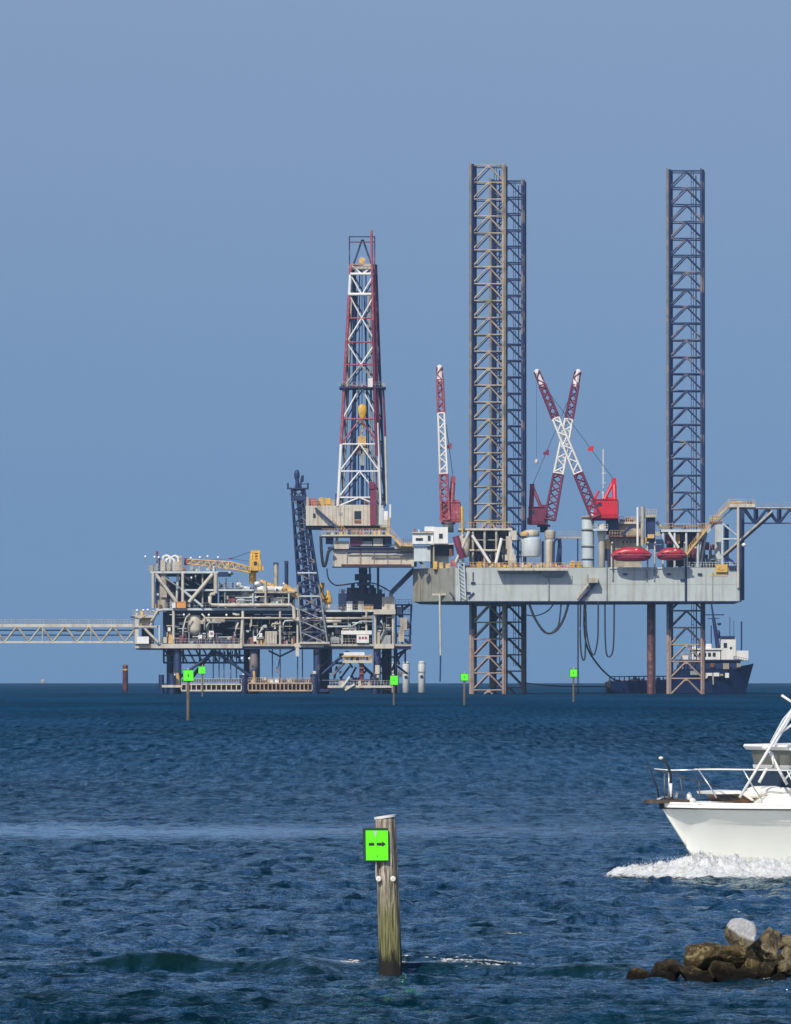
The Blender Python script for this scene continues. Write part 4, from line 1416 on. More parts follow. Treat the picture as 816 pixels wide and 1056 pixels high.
    # posts between the two decks
    for x, m, r in ((179, 'cream', .32), (250.5, 'cream', .34), (307, 'cream', .26), (378, 'cream', .24), (387, 'cream', .3), (405.5, 'cream', .3),
                    (289, 'cream', .26), (392, 'slate', .8), (366, 'navy', .35), (347, 'navy', .35), (270, 'navy', .3), (215, 'grey', .25)):
        R('deck_post', x, 630, x, 664.5, r, m, -.2 if m == 'cream' else 3)
    R('deck_post', 250.5, 636, 248.5, 666, .35, 'cream', -.5)
    # long pipe runs
    for pts, r, m, d in ((((216.5, 615), (216.5, 621), (219, 624), (225, 624.2), (300, 624.2), (303, 626), (303.5, 638), (307, 640), (318, 640.5)), .42, 'cream', -1.2),
                         (((216.5, 615), (218, 613), (222, 612.5)), .42, 'cream', -1.2),
                         (((212, 637.3), (304, 637.6)), .22, 'cream', -.9),
                         (((304, 637.6), (384, 637.6)), .24, 'cream', -.9),
                         (((292, 651), (292, 643), (294, 640.5), (306, 640)), .2, 'pale', -.8),
                         (((330, 640.8), (352, 640.8)), .36, 'cream', -.9),
                         (((330, 646.2), (364, 646.2)), .22, 'pale', -.9),
                         (((364, 645), (372, 641), (384, 641)), .2, 'pale', -.9),
                         (((196, 633), (192, 637), (189, 648), (188.5, 658)), .2, 'cream', -.6),
                         (((208, 633), (211, 636), (211, 650)), .2, 'cream', -.6),
                         (((213, 655), (213, 645), (216, 642), (228, 642)), .22, 'pale', -.2),
                         (((240, 633), (244, 634), (247, 634)), .25, 'cream', -.4),
                         (((280, 646), (281, 643.5), (289, 643.5)), .22, 'cream', -.4),
                         (((157, 630), (163, 632), (158, 640), (154, 648)), .3, 'cream', -1.2),
                         (((168, 628.5), (163, 630), (159, 636), (156, 641)), .34, 'cream', -1.5),
                         (((246, 642), (243, 648), (243, 654)), .2, 'cream', -.5),
                         (((263, 660), (268, 652), (272, 645)), .14, 'pale', 0),
                         (((393, 640), (397, 650), (392, 660)), .24, 'pale', -.2)):
        m_ = MB()
        m_.sweep([P(x, y, DP + d) for x, y in pts], r, 7)
        m_.make('pipe', M[m], t, True)
    # random short pipework, valves and boxes inside both storeys
    for k in range(250):
        zone = rr.choice([(170, 250, 634, 662), (252, 305, 634, 662), (310, 384, 634, 662), (388, 406, 636, 662), (225, 304, 612, 626)])
        x, y = rr.uniform(zone[0], zone[1] - 6), rr.uniform(zone[2], zone[3] - 3)
        m = rr.choice(['grey', 'slate', 'beige', 'navy', 'pale', 'beige', 'cream', 'cream', 'grey', 'pale'])
        kind = rr.random()
        d = rr.uniform(.3, 5)
        if kind < .4:
            R('pipe', x, y, min(x + rr.uniform(6, 24), zone[1]), y, rr.uniform(.1, .22), m, d)
        elif kind < .7:
            R('pipe', x, y, x, min(y + rr.uniform(4, 15), zone[3]), rr.uniform(.1, .2), m, d)
        else:
            w, h = rr.uniform(1.5, 5), rr.uniform(1.5, 5)
            B('valve', x, y, x + w, y + h, d, 1.5, m)
    # gear standing on the cellar deck
    for k in range(100):
        x = rr.uniform(184, 384)
        if 193 < x < 208 or 350 < x < 384:
            continue
        w, h = rr.uniform(1.2, 3.4), rr.uniform(2, 9)
        B('pump', x, 664 - h, x + w, 664, rr.uniform(.2, 3.5), 1.5, rr.choice(['beige', 'grey', 'rust', 'ochre', 'slate', 'navy', 'cream', 'pink', 'grey']))
    for x0, y0, x1, y1, m in ((174, 652, 180, 664, 'ochre'), (185, 655, 192, 662, 'maroon'), (166, 657, 172, 663, 'cream'), (258, 657, 262, 664, 'rust'),
                              (209, 637, 222, 641, 'cream'), (222, 638, 232, 642, 'beige'), (386, 652, 392, 664, 'beige'), (393, 655, 403, 664, 'grey'),
                              (341, 657, 350, 663, 'grey'), (196, 661, 199, 664, 'grey')):
        B('pump', x0, y0, x1, y1, .2, 2, m)
    for x0, y0, x1, y1 in ((204.5, 655, 208.5, 658.5), (215.5, 650.5, 220.5, 657), (261.5, 656, 264.5, 661.5), (267.5, 653, 270.5, 657), (173, 647, 176, 651)):
        B('instrument_panel', x0, y0, x1, y1, -.6, .6, 'white')
    B('instrument_panel', 217, 652.2, 219.2, 654.2, -.75, .14, 'pink')
    # the round hopper tank
    r = 7 * DP / F
    c = P(200.5, 655.5, DP + 2.6)
    tk = lathe(t, 'tank', c, [(.15, 0), (r * .55, .25), (r * .97, 1.1), (r, 1.4), (r, 4.3), (r * .93, 4.5), (.2, 4.6)], M['cream'], 18)
    for x in (195, 206):
        R('tank_leg', x, 652, x, 664, .14, 'grey', 1)
    # beige cabinet and white shelter
    cb = B('cabinet', 273.5, 651, 285.5, 663.8, -.3, 3, 'cream')
    for i in range(4):
        box(cb, 'panel_rib', 274.5 + i * 2.8, 651.8, 275.1 + i * 2.8, 663, DP - .42, .14, M['beige'])
    sh = B('shelter', 352, 650.3, 383.5, 654.3, -.8, 6, 'white')
    R('deck_post', 353, 654, 353, 664, .14, 'white', -.5)
    sg = B('notice_board', 368, 654.8, 380.5, 663, -1.0, .3, 'white')
    for i in range(3):
        box(sg, 'notice_patch', 370 + i * 3.1, 656.5, 372.2 + i * 3.1, 659, DP - 1.1, .1, M['pink'])
    # lit yellow cabin slung under the deck
    hc = B('hanging_cabin', 353.5, 681.2, 384, 683.8, -1.5, 6, 'cream')
    box(hc, 'roof', 354.5, 672.6, 376, 676.2, DP - 1.6, 5.5, M['white'])
    box(hc, 'side_frame', 380.5, 675, 383.8, 681.3, DP - 1.4, .6, M['ochre'])
    box(hc, 'top_beam', 352.5, 676, 384, 677.4, DP - 1.5, .6, M['ochre'])
    for i in range(8):
        box(hc, 'cargo_drum', 355 + i * 3.2, 677.6, 357.6 + i * 3.2, 681.3, DP - .8, 2, M[['ochre', 'beige', 'slate', 'yellow', 'navy'][i % 5]])

    # ---- left wing where the bridge lands
    B('wing_wall', 139, 634, 143, 664, -1.5, .5, 'cream')
    B('wing_deck', 137, 634.2, 158, 637, -1.8, 10, 'cream')
    rail(t, (137, 634.5, DP - 1.8), (158, 634.5, DP - 1.8), 1.1, 8, M['ochre'])
    B('wing_module', 144, 637, 158, 645, 0, 5, 'beige')
    B('wing_deck', 137, 645.2, 162, 647, -1.9, 10, 'cream')
    B('wing_box', 141.5, 656.5, 153.5, 663.8, -2.1, 2.5, 'white')
    R('deck_post', 164.5, 645, 164.5, 664, .25, 'pale', -1.2)
    R('stairway', 149, 648, 163, 662.5, .3, 'cream', -1.6)
    R('stairway', 143.5, 638, 152, 634, .3, 'beige', -1.6)
    B('wing_module', 146, 648, 158, 664, 5, 5, 'navy')
    B('lookout', 134.5, 635.6, 139.5, 637, -1.8, 2, 'navy')
    for k in range(10):
        x = rr.uniform(139, 166)
        y = rr.choice([634, 645, 627])
        if y == 627: x = max(x, 158)
        B('valve', x, y - rr.uniform(1.5, 4.5), x + rr.uniform(1.5, 3), y, rr.uniform(-1, 2), 1, rr.choice(['ochre', 'cream', 'beige', 'rust', 'yellow']))
    # ---- upper left module
    B('upper_deck', 155, 589, 238, 591.2, -1, 26, 'pale')
    B('deck_beam', 158, 591.1, 236, 593.2, 1, 24, 'navy')
    B('deck_beam', 225, 589.5, 235.5, 594, -1.2, 3, 'navy')
    rail(t, (154, 589, DP - .9), (238, 589, DP - .9), 1.15, 22, M['grey'])
    for x, r, m, d in ((157.8, .36, 'cream', -.8), (188.5, .34, 'cream', -.8), (222.5, .5, 'cream', -.8), (168.5, .85, 'beige', .5), (162, .25, 'navy', 5), (209, .2, 'beige', .3), (183.8, .3, 'pale', 1.2)):
        R('deck_post', x, 591, x - (0 if x != 183.8 else 2), 627 if x != 222.5 else 612, r, m, d)
    B('junction_box', 165.5, 606, 172, 616, -.8, 1.4, 'beige')
    R('frame_brace', 160.5, 592, 181.5, 620, .42, 'cream', -1)
    R('frame_brace', 219.5, 592, 195, 621, .42, 'cream', -1)
    R('frame_brace', 187, 607.5, 209, 625.5, .3, 'pale', -.8)
    R('frame_brace', 166, 593, 188, 608, .2, 'grey', -.2)
    B('mezzanine', 190, 607.6, 262, 609.4, -.5, 14, 'pale')
    B('mezzanine', 227, 606, 247, 607, .5, 8, 'grey')
    rail(t, (226, 606, DP - .3), (262, 606, DP - .3), 1.1, 9, M['grey'])
    for k in range(46):
        x, y = rr.uniform(160, 219), rr.choice([rr.uniform(594, 604), rr.uniform(611, 623)])
        m = rr.choice(['navy', 'slate', 'grey', 'pale', 'navy', 'beige', 'slate', 'pink'])
        if rr.random() < .5:
            B('valve', x, y, x + rr.uniform(1.5, 5), y + rr.uniform(2, 5), rr.uniform(1, 7), 1.5, m)
        else:
            R('pipe', x, y - 2, x + rr.choice([0, 0, 6]), y + rr.uniform(0, 9), .18, m, rr.uniform(1, 7))
    for k in range(14):
        x = rr.uniform(161, 178)
        B('valve', x, 627 - rr.uniform(3, 10), x + rr.uniform(2, 4), 627, rr.uniform(0, 2), 1.5, rr.choice(['beige', 'ochre', 'cream', 'grey']))
    # manifold of bent pipes on the roof
    for x0, x1, yt in ((168, 175.5, 573.2), (176.5, 184, 573.5), (171, 180, 576)):
        m_ = MB()
        pts = [P(x0, 589, DP + 1)] + [P((x0 + x1) / 2 - (x1 - x0) / 2 * math.cos(a), yt + 2.6 - 2.6 * math.sin(a), DP + 1) for a in np.linspace(0, math.pi, 9)] + [P(x1, 589, DP + 1)]
        m_.sweep(pts, .3, 7)
        m_.make('pipe', M['white'], t, True)
    for x0, y0, x1, y1, m in ((165.5, 578, 170.5, 588.8, 'cream'), (172, 581, 176, 588.8, 'beige'), (178, 579, 184.5, 588.8, 'cream'), (184.5, 577, 188, 588.8, 'beige'),
                              (159, 581, 164, 588.8, 'grey'), (153.5, 583, 158, 588.8, 'beige'), (186, 585, 192, 588.8, 'rust'), (184, 573, 188, 576, 'cream'), (163, 575, 165, 588.8, 'slate')):
        B('valve_skid', x0, y0, x1, y1, .2, 3, m)
    for k in range(16):
        x = rr.uniform(190, 222)
        B('valve', x, 589 - rr.uniform(2, 6), x + rr.uniform(1, 2.6), 589, rr.uniform(0, 3), 1, rr.choice(['grey', 'slate', 'beige', 'ochre', 'pale']))
    R('mast', 162, 569, 162, 589, .12, 'slate', 1)
    B('mast_lamp', 161, 568.5, 163.2, 572.5, .8, .5, 'maroon')
    # ---- roof level of the middle module: vessels, stacks
    for x, y, r_, m in ((248.5, 620, 1.0, 'pale'), (240, 618, .8, 'pink'), (253.8, 611.5, 1.1, 'cream'), (265.5, 602, .55, 'white'), (246.5, 602.5, .5, 'white')):
        m_ = MB()
        m_.ball(P(x, y, DP + 2), (r_ * 1.25, r_, r_))
        m_.make('vessel', M[m], t, True)
    for x0, x1, y, r_ in ((265, 283, 607.2, .62), (283, 293, 607.5, .6), (268, 277, 618.6, .62), (279, 294, 618.6, .62), (247, 256, 607, .55), (252, 262, 613, .5)):
        m_ = MB()
        m_.sweep([P(x, y, DP + 2.5) for x in (x0, x0 + .8, x1 - .8, x1)], [r_ * .5, r_, r_, r_ * .5], 10)
        m_.make('vessel', M['white'], t, True)
    B('roof_deck', 262, 610, 304, 611.6, -.2, 14, 'beige')
    B('roof_deck', 226, 614, 262, 615, 1, 12, 'grey')
    rail(t, (226, 614, DP + 1), (262, 614, DP + 1), 1.1, 9, M['grey'])
    R('deck_post', 274, 600, 274, 624, .26, 'cream', -.6)
    R('deck_post', 261, 612, 261, 624, .2, 'pale', 0); R('deck_post', 232, 600, 232, 624, .14, 'grey', 0); R('deck_post', 298, 612, 298, 627, .2, 'pale', 0)
    R('exhaust_stack', 284.7, 582, 284.7, 606, .52, 'beige', 4)
    B('stack_cap', 282, 580, 287.4, 583, 3.6, 1.2, 'slate')
    R('exhaust_stack', 295.5, 580, 295.5, 610, .42, 'navy', 4)
    B('stack_cap', 293.3, 578.3, 297.6, 581, 3.6, 1.2, 'slate')
    R('flare_pipe', 268, 599, 300, 612, .5, 'ochre', 3)
    R('flare_pipe', 292, 605, 312, 617, .85, 'ochre', 2)
    rail(t, (266, 600, DP + 2.6), (300, 612, DP + 2.6), .9, 12, M['beige'])
    for k in range(44):
        x = rr.uniform(226, 303)
        yb = rr.choice([614, 624, 610.5, 606]) if x < 262 else rr.choice([610.3, 624])
        h = rr.uniform(2, 6)
        B('valve', x, yb - h, x + rr.uniform(1, 3.4), yb, rr.uniform(.4, 5), 1, rr.choice(['grey', 'beige', 'ochre', 'slate', 'cream', 'rust', 'pale', 'navy']))
    for k in range(12):
        x = rr.uniform(226, 300)
        R('vent_pipe', x, rr.uniform(596, 604), x, 614, .1, 'grey', rr.uniform(1, 5))
    # ---- right part: dark drilling base under the cantilever
    B('well_deck_house', 349, 612, 397, 628.6, 4, 14, 'navy')
    B('well_deck_house', 358, 606, 388, 612.4, 6, 10, 'navy')
    rail(t, (350, 612, DP + 4), (397, 612, DP + 4), 1.0, 12, M['slate'])
    for x0, y0, x1, y1, m in ((352, 608, 356, 612, 'slate'), (390, 608, 394, 612, 'slate'), (362, 602, 366, 606, 'navy'), (382, 603, 386, 606, 'slate')):
        B('machinery', x0, y0, x1, y1, 5, 2, m)
    wl = B('wheelhouse_cabin', 394, 615.5, 407, 628.6, -.2, 5, 'cream')
    box(wl, 'doorway', 399, 621, 401.5, 628.4, DP - .3, .15, M['beige'])
    box(wl, 'roof_unit', 401, 611.5, 405.5, 615.5, DP + .5, 2, M['cream'])
    for k in range(12):
        x = rr.uniform(331, 384)
        if 355 < x < 376: continue
        B('valve', x, 629 - rr.uniform(1.5, 3.5), x + rr.uniform(1.5, 4), 629, rr.uniform(0, 2), 1, rr.choice(['beige', 'ochre', 'rust', 'grey']))
    B('bench', 375, 625, 385, 628.8, 0, 1.5, 'ochre')
    # ---- dark stair tower on the right end
    for x in (408.5, 415, 424.5):
        for d in (2, 10):
            R('tower_post', x, 623, x - (0 if x < 420 else 2), 668 if x > 409 else 690, .22, 'navy', d)
    for y in (623, 633, 645, 655, 664):
        B('tower_landing', 408, y, 425 - (y - 623) * .05, y + 1.2, 1.5, 9, 'navy')
        rail(t, (408, y, DP + 1.6), (424.5, y, DP + 1.6), 1.0, 5, M['slate'])
    for k, (a, b) in enumerate(((623, 633), (633, 645), (645, 655), (655, 664))):
        R('stairway', 410 if k % 2 else 423, a, 423 if k % 2 else 410, b, .32, 'navy', 1.4)
    R('tower_brace', 423, 664, 407, 684, .26, 'navy', 4); R('tower_brace', 418, 664, 418, 684, .2, 'navy', 4); R('tower_brace', 408, 676, 422, 668, .24, 'navy', 4)
    B('cabinet', 413, 637, 420, 650, .6, 2, 'beige'); B('cabinet', 411, 650, 417, 662, .4, 2, 'beige')
    B('cabinet', 409, 626, 415, 634, .6, 2, 'navy'); B('floor_grid', 408, 664, 423, 669, .5, 9, 'navy')
    # ---- bright globe lamps on short stalks
    for x, y, d, h in ((150, 574, 0, 8), (159.5, 574.5, 0, 8), (163.7, 574.8, 0, 8), (197, 575.5, 0, 8), (206.3, 574.8, 0, 8), (214.2, 573.8, 0, 8), (225, 574.8, 0, 8), (141.5, 629.5, -1.8, 5),
                       (148, 629.3, -1.8, 5), (152.5, 629, -1.8, 5), (246.5, 601.8, 0, 5), (265.2, 602, 0, 5), (292.7, 602, 0, 5), (201.7, 594, 0, 3), (197.5, 595.7, 0, 3),
                       (189.8, 634, -.8, 3), (233.7, 634.2, -.8, 3), (215.5, 634.2, -.8, 3), (352, 626.8, -.2, 2), (249.8, 679, -.6, 3), (257.2, 679, -.6, 3), (251, 696, -3.4, 1), (180, 696, -3.4, 1)):
        s = MB()
        s.tube(P(x, y + h, DP + d), P(x, y, DP + d), .06, 5)
        so = s.make('lamp_post', M['grey'], t)
        g = MB()
        g.ball(P(x, y, DP + d - .1), .26, 8, 6)
        g.make('lamp_globe', LAMP, so, True)
    return t


platform()

# ---- loose cargo standing on the platform's decks
def crate(name, label, cat, x0, y0, x1, y1, d, dep, m, ribs=3, group=None):
    D = DP + d
    a = P((x0 + x1) / 2, y1, D + dep / 2)
    t = thing(name, label, cat, a, group)
    b = box(t, 'body', x0, y0, x1, y1, D, dep, M[m])
    w = (x1 - x0)
    for i in range(ribs):
        x = x0 + w * (i + .5) / ribs
        box(t, 'rib', x - .25, y0 + .3, x + .25, y1 - .2, D - .1, .12, M[m])
    box(t, 'lid', x0 - .15, y0 - .35, x1 + .15, y0 + .1, D - .12, dep + .24, M[m])


crate('cargo_box', 'orange cargo box on the main deck under the sloping white braces', 'box', 182.2, 620.8, 191.8, 627, -1.2, 2.4, 'orange', 4)
crate('cargo_box', 'small white cargo box standing just left of the orange one', 'box', 177.6, 621.2, 181.2, 627, -1.2, 2, 'white', 2)
crate('cargo_box', 'upright cream bin on the deck below the drilling cantilever, nearer the little yellow crane', 'box', 357.5, 620.3, 363.5, 629, -.2, 2, 'white', 2)
crate('cargo_box', 'square beige bin right of the cream bin, below the blow-out preventer', 'box', 369.5, 620, 375.2, 629, -.2, 2, 'cream', 2)
crate('cargo_box', 'tiny white box on the orange boat landing, nearer the middle leg', 'box', 278.5, 701, 282, 704.2, -4, 1.4, 'white', 1)
crate('cargo_box', 'larger white box on the orange boat landing, right beside the tiny one', 'box', 283.3, 700.3, 287.6, 704.2, -4, 1.6, 'white', 1)


# ---- the yellow cranes of the platform
def platform_crane():
    D = DP + 3
    t = thing('platform_crane', 'yellow platform crane with its long ochre boom laid flat to the left', 'crane', P(261, 606, D))
    c = box(t, 'machinery_house', 257.5, 577, 269, 588.5, D, 3.2, M['yellow'])
    box(c, 'window_pane', 262, 579, 265, 583, D - .1, .12, M['glass'])
    box(c, 'side_box', 269, 583.5, 272, 588, D + .5, 2, M['yellow'])
    box(c, 'panel_rib', 266, 577.5, 266.6, 588, D - .12, .14, M['ochre'])
    for x in (259, 262.5, 267.5):
        rod(t, 'mast_leg', (x, 578, D + .4), (x + (1 if x < 260 else -.4), 568.5, D + .8), .3, M['yellow'], 6)
        rod(t, 'mast_leg', (x, 578, D + 2.8), (x + (1 if x < 260 else -.4), 568.5, D + 2.2), .3, M['yellow'], 6)
    box(t, 'mast_head', 258.5, 567.6, 268.5, 570.4, D + .4, 2.2, M['yellow'])
    box(t, 'mast_screen', 263, 570, 267.6, 577.5, D + .9, .3, M['yellow'])
    for y in (572.5, 575.5):
        rod(t, 'mast_girt', (259, y, D + .5), (268, y, D + .5), .16, M['yellow'], 5)
    lathe(t, 'pedestal', P(260.5, 602, D + 1.6), [(.75, 0), (.75, 2.2), (1.25, 2.8), (1.3, 3.2)], M['yellow'])
    box(t, 'slew_ring', 257, 588.4, 266, 590, D + .2, 2.8, M['navy'])
    lattice(t, (258.5, 588), (236, 582.5), 5.5, 7, D - .3, 7, [(0, 1, M['ochre'])], 1.2, .17, .12)
    lattice(t, (236, 583), (193, 579), 7, 4.5, D - .3, 12, [(0, 1, M['ochre'])], 1.2, .19, .13)
    box(t, 'boom_sheaves', 190, 575.5, 194.5, 583, D - .8, 1, M['maroon'])
    cb = MB()
    cb.tube(P(258.5, 569, D + 1), P(238, 576.2, D), .08, 4)
    cb.tube(P(238, 576.2, D), P(196, 579, D), .05, 4)
    cb.tube(P(258.5, 579, D + 1), P(238, 576.2, D), .05, 4)
    cb.make('luffing_cable', M['slate_dark'], t)
    box(t, 'cable_block', 236, 575.3, 240, 577, D - .2, .5, M['maroon'])
    D = DP + 2
    t = thing('deck_crane', 'little yellow deck crane folded upright beside the lattice tower', 'crane', P(337, 629, D))
    lathe(t, 'pedestal', P(338, 629, D + 1), [(.75, 0), (.75, 1.2), (.55, 1.3), (.55, 1.6)], M['white'])
    lathe(t, 'turret', P(338.3, 622.3, D + 1), [(.9, 0), (1.0, .5), (.75, 1.6), (.3, 2.0), (.45, 2.6), (.1, 3.0)], M['yellow'])
    rod(t, 'arm', (333.5, 616, D), (331, 601, D), .36, M['yellow'], 6)
    rod(t, 'arm', (333.5, 601, D), (331.5, 617, D), .32, M['yellow'], 6)
    rod(t, 'arm', (338, 616, D), (330.5, 617, D), .35, M['yellow'], 6)
    rod(t, 'arm_link', (339.5, 610, D), (342, 621, D), .2, M['ochre'], 6)
    box(t, 'counterweight', 329, 617, 334, 621, D - .3, 1.2, M['ochre'])


platform_crane()


def lattice_tower():
    D = DP - 2
    t = thing('lattice_tower', 'dark blue leaning lattice tower with a small ringed top, in front of the platform', 'tower', P(327, 664, D + 2))
    lv = [664, 652, 640, 628, 615, 603, 591, 579, 566, 553, 540, 528, 516, 505]
    def cx(y, i):
        f = (664 - y) / 159
        l, r = 311 + (300.8 - 311) * f, 338 + (314.2 - 338) * f
        return P((l + 0, r, r - 5 * (1 - f), l + 5 * (1 - f))[i], y, D + (0 if i < 2 else 4.5 - 2.6 * f))
    for a, b in zip(lv[:-1], lv[1:]):
        for i in range(4):
            j = (i + 1) % 4
            wrod(t, 'chord', cx(a, i), cx(b, i), .22 if i < 2 else .24, M['slate_dark'] if a < 610 or i > 1 else M['grey'], 6)
            m = M['slate'] if i == 0 else M['navy']
            wrod(t, 'diagonal_brace', cx(a, i), cx(b, j), .17, m, 5)
            wrod(t, 'diagonal_brace', cx(a, j), cx(b, i), .17, m if a < 640 else M['grey'], 5)
            if i == 0:
                wrod(t, 'cross_beam', cx(b, i), cx(b, j), .22 if b in (591, 615) else .14, M['pale'] if b in (591, 615) else M['slate'], 6)
    rod(t, 'inner_pipe', (308, 512, D + 2), (322, 664, D + 2), .55, M['navy'], 8)
    rod(t, 'inner_pipe', (312, 512, D + 2), (329, 664, D + 2), .3, M['slate'], 8)
    box(t, 'tower_collar', 300, 511, 316, 516, D - .2, 2.6, M['navy'])
    box(t, 'top_platform', 296, 503, 318.5, 504.3, D - .6, 3.4, M['navy'])
    for x in (297, 317.6):
        rod(t, 'platform_post', (x, 498, D - .4), (x, 504, D - .4), .2, M['navy'], 6)
    rod(t, 'platform_rail', (311, 499, D - .5), (318, 499, D - .5), .1, M['navy'], 5)
    for a, b in (((304, 512), (306, 498)), ((313, 512), (309, 498)), ((300, 511), (304, 504)), ((315, 511), (311, 504))):
        rod(t, 'head_frame', (*a, D + .5), (*b, D + .5), .26, M['maroon' if b[1] > 500 else 'navy'], 6)
    m = MB()
    c = P(306.3, 490, D + .8)
    m.ball(c, (.62, .45, 1.25), 12, 8)
    m.make('head_sheave', M['navy'], t, True)
    rod(t, 'head_frame', (306.3, 492, D + .8), (307.5, 506, D + .8), .42, M['navy'], 6)
    rod(t, 'head_frame', (311.5, 491, D + .8), (310, 500, D + .8), .2, M['navy'], 6)
    rod(t, 'head_frame', (312.3, 490, D + .8), (312.3, 497, D + .8), .22, M['navy'], 6)
    box(t, 'foot_plate', 309, 662, 340, 664, D - .3, 5.6, M['cream'])


lattice_tower()


# ---- bridge running off the left edge
def footbridge():
    D = DP - 1
    t = thing('lattice_footbridge', 'long beige lattice footbridge leading from the platform off the left edge', 'bridge', P(68, 664, D + 1.5))
    for dd in (0, 3):
        rod(t, 'chord', (-95, 645.6, D + dd), (138, 645.6, D + dd), .34, M['cream' if not dd else 'beige'], 4)
        rod(t, 'chord', (-95, 662.2, D + dd), (138, 662.2, D + dd), .30, M['cream' if not dd else 'beige'], 4)
        x = -94.0
        while x < 132:
            rod(t, 'diagonal_brace', (x, 662, D + dd), (x + 12.4, 646, D + dd), .25, M['beige'], 6)
            if x + 25 < 140:
                rod(t, 'diagonal_brace', (x + 12.4, 646, D + dd), (x + 24.8, 662, D + dd), .25, M['beige'], 6)
            x += 24.8
    for x in (94, 44, -5, -54):
        rod(t, 'vertical_post', (x, 646, D), (x, 662, D), .18, M['beige'], 6)
    x = -94
    while x < 136:
        rod(t, 'cross_tie', (x, 662, D), (x, 662, D + 3), .14, M['beige'], 5)
        x += 12.4
    box(t, 'walkway', -95, 643.6, 138, 644.9, D - .2, 3.4, M['cream'])
    rail(t, (-95, 643.6, D - .1), (138, 643.6, D - .1), 1.0, 70, M['beige'], 'handrail', .06)
    rail(t, (-95, 643.6, D + 3), (138, 643.6, D + 3), 1.0, 70, M['beige'], 'handrail', .06)
    for y in (650, 655):
        rod(t, 'service_pipe', (-95, y, D + 2.4), (138, y, D + 2.4), .13, M['slate'], 5)
    for x in (78, 64, -22):
        box(t, 'cable_box', x, 650, x + 8, 651.6, D + 1.6, .6, M['cream'])


footbridge()

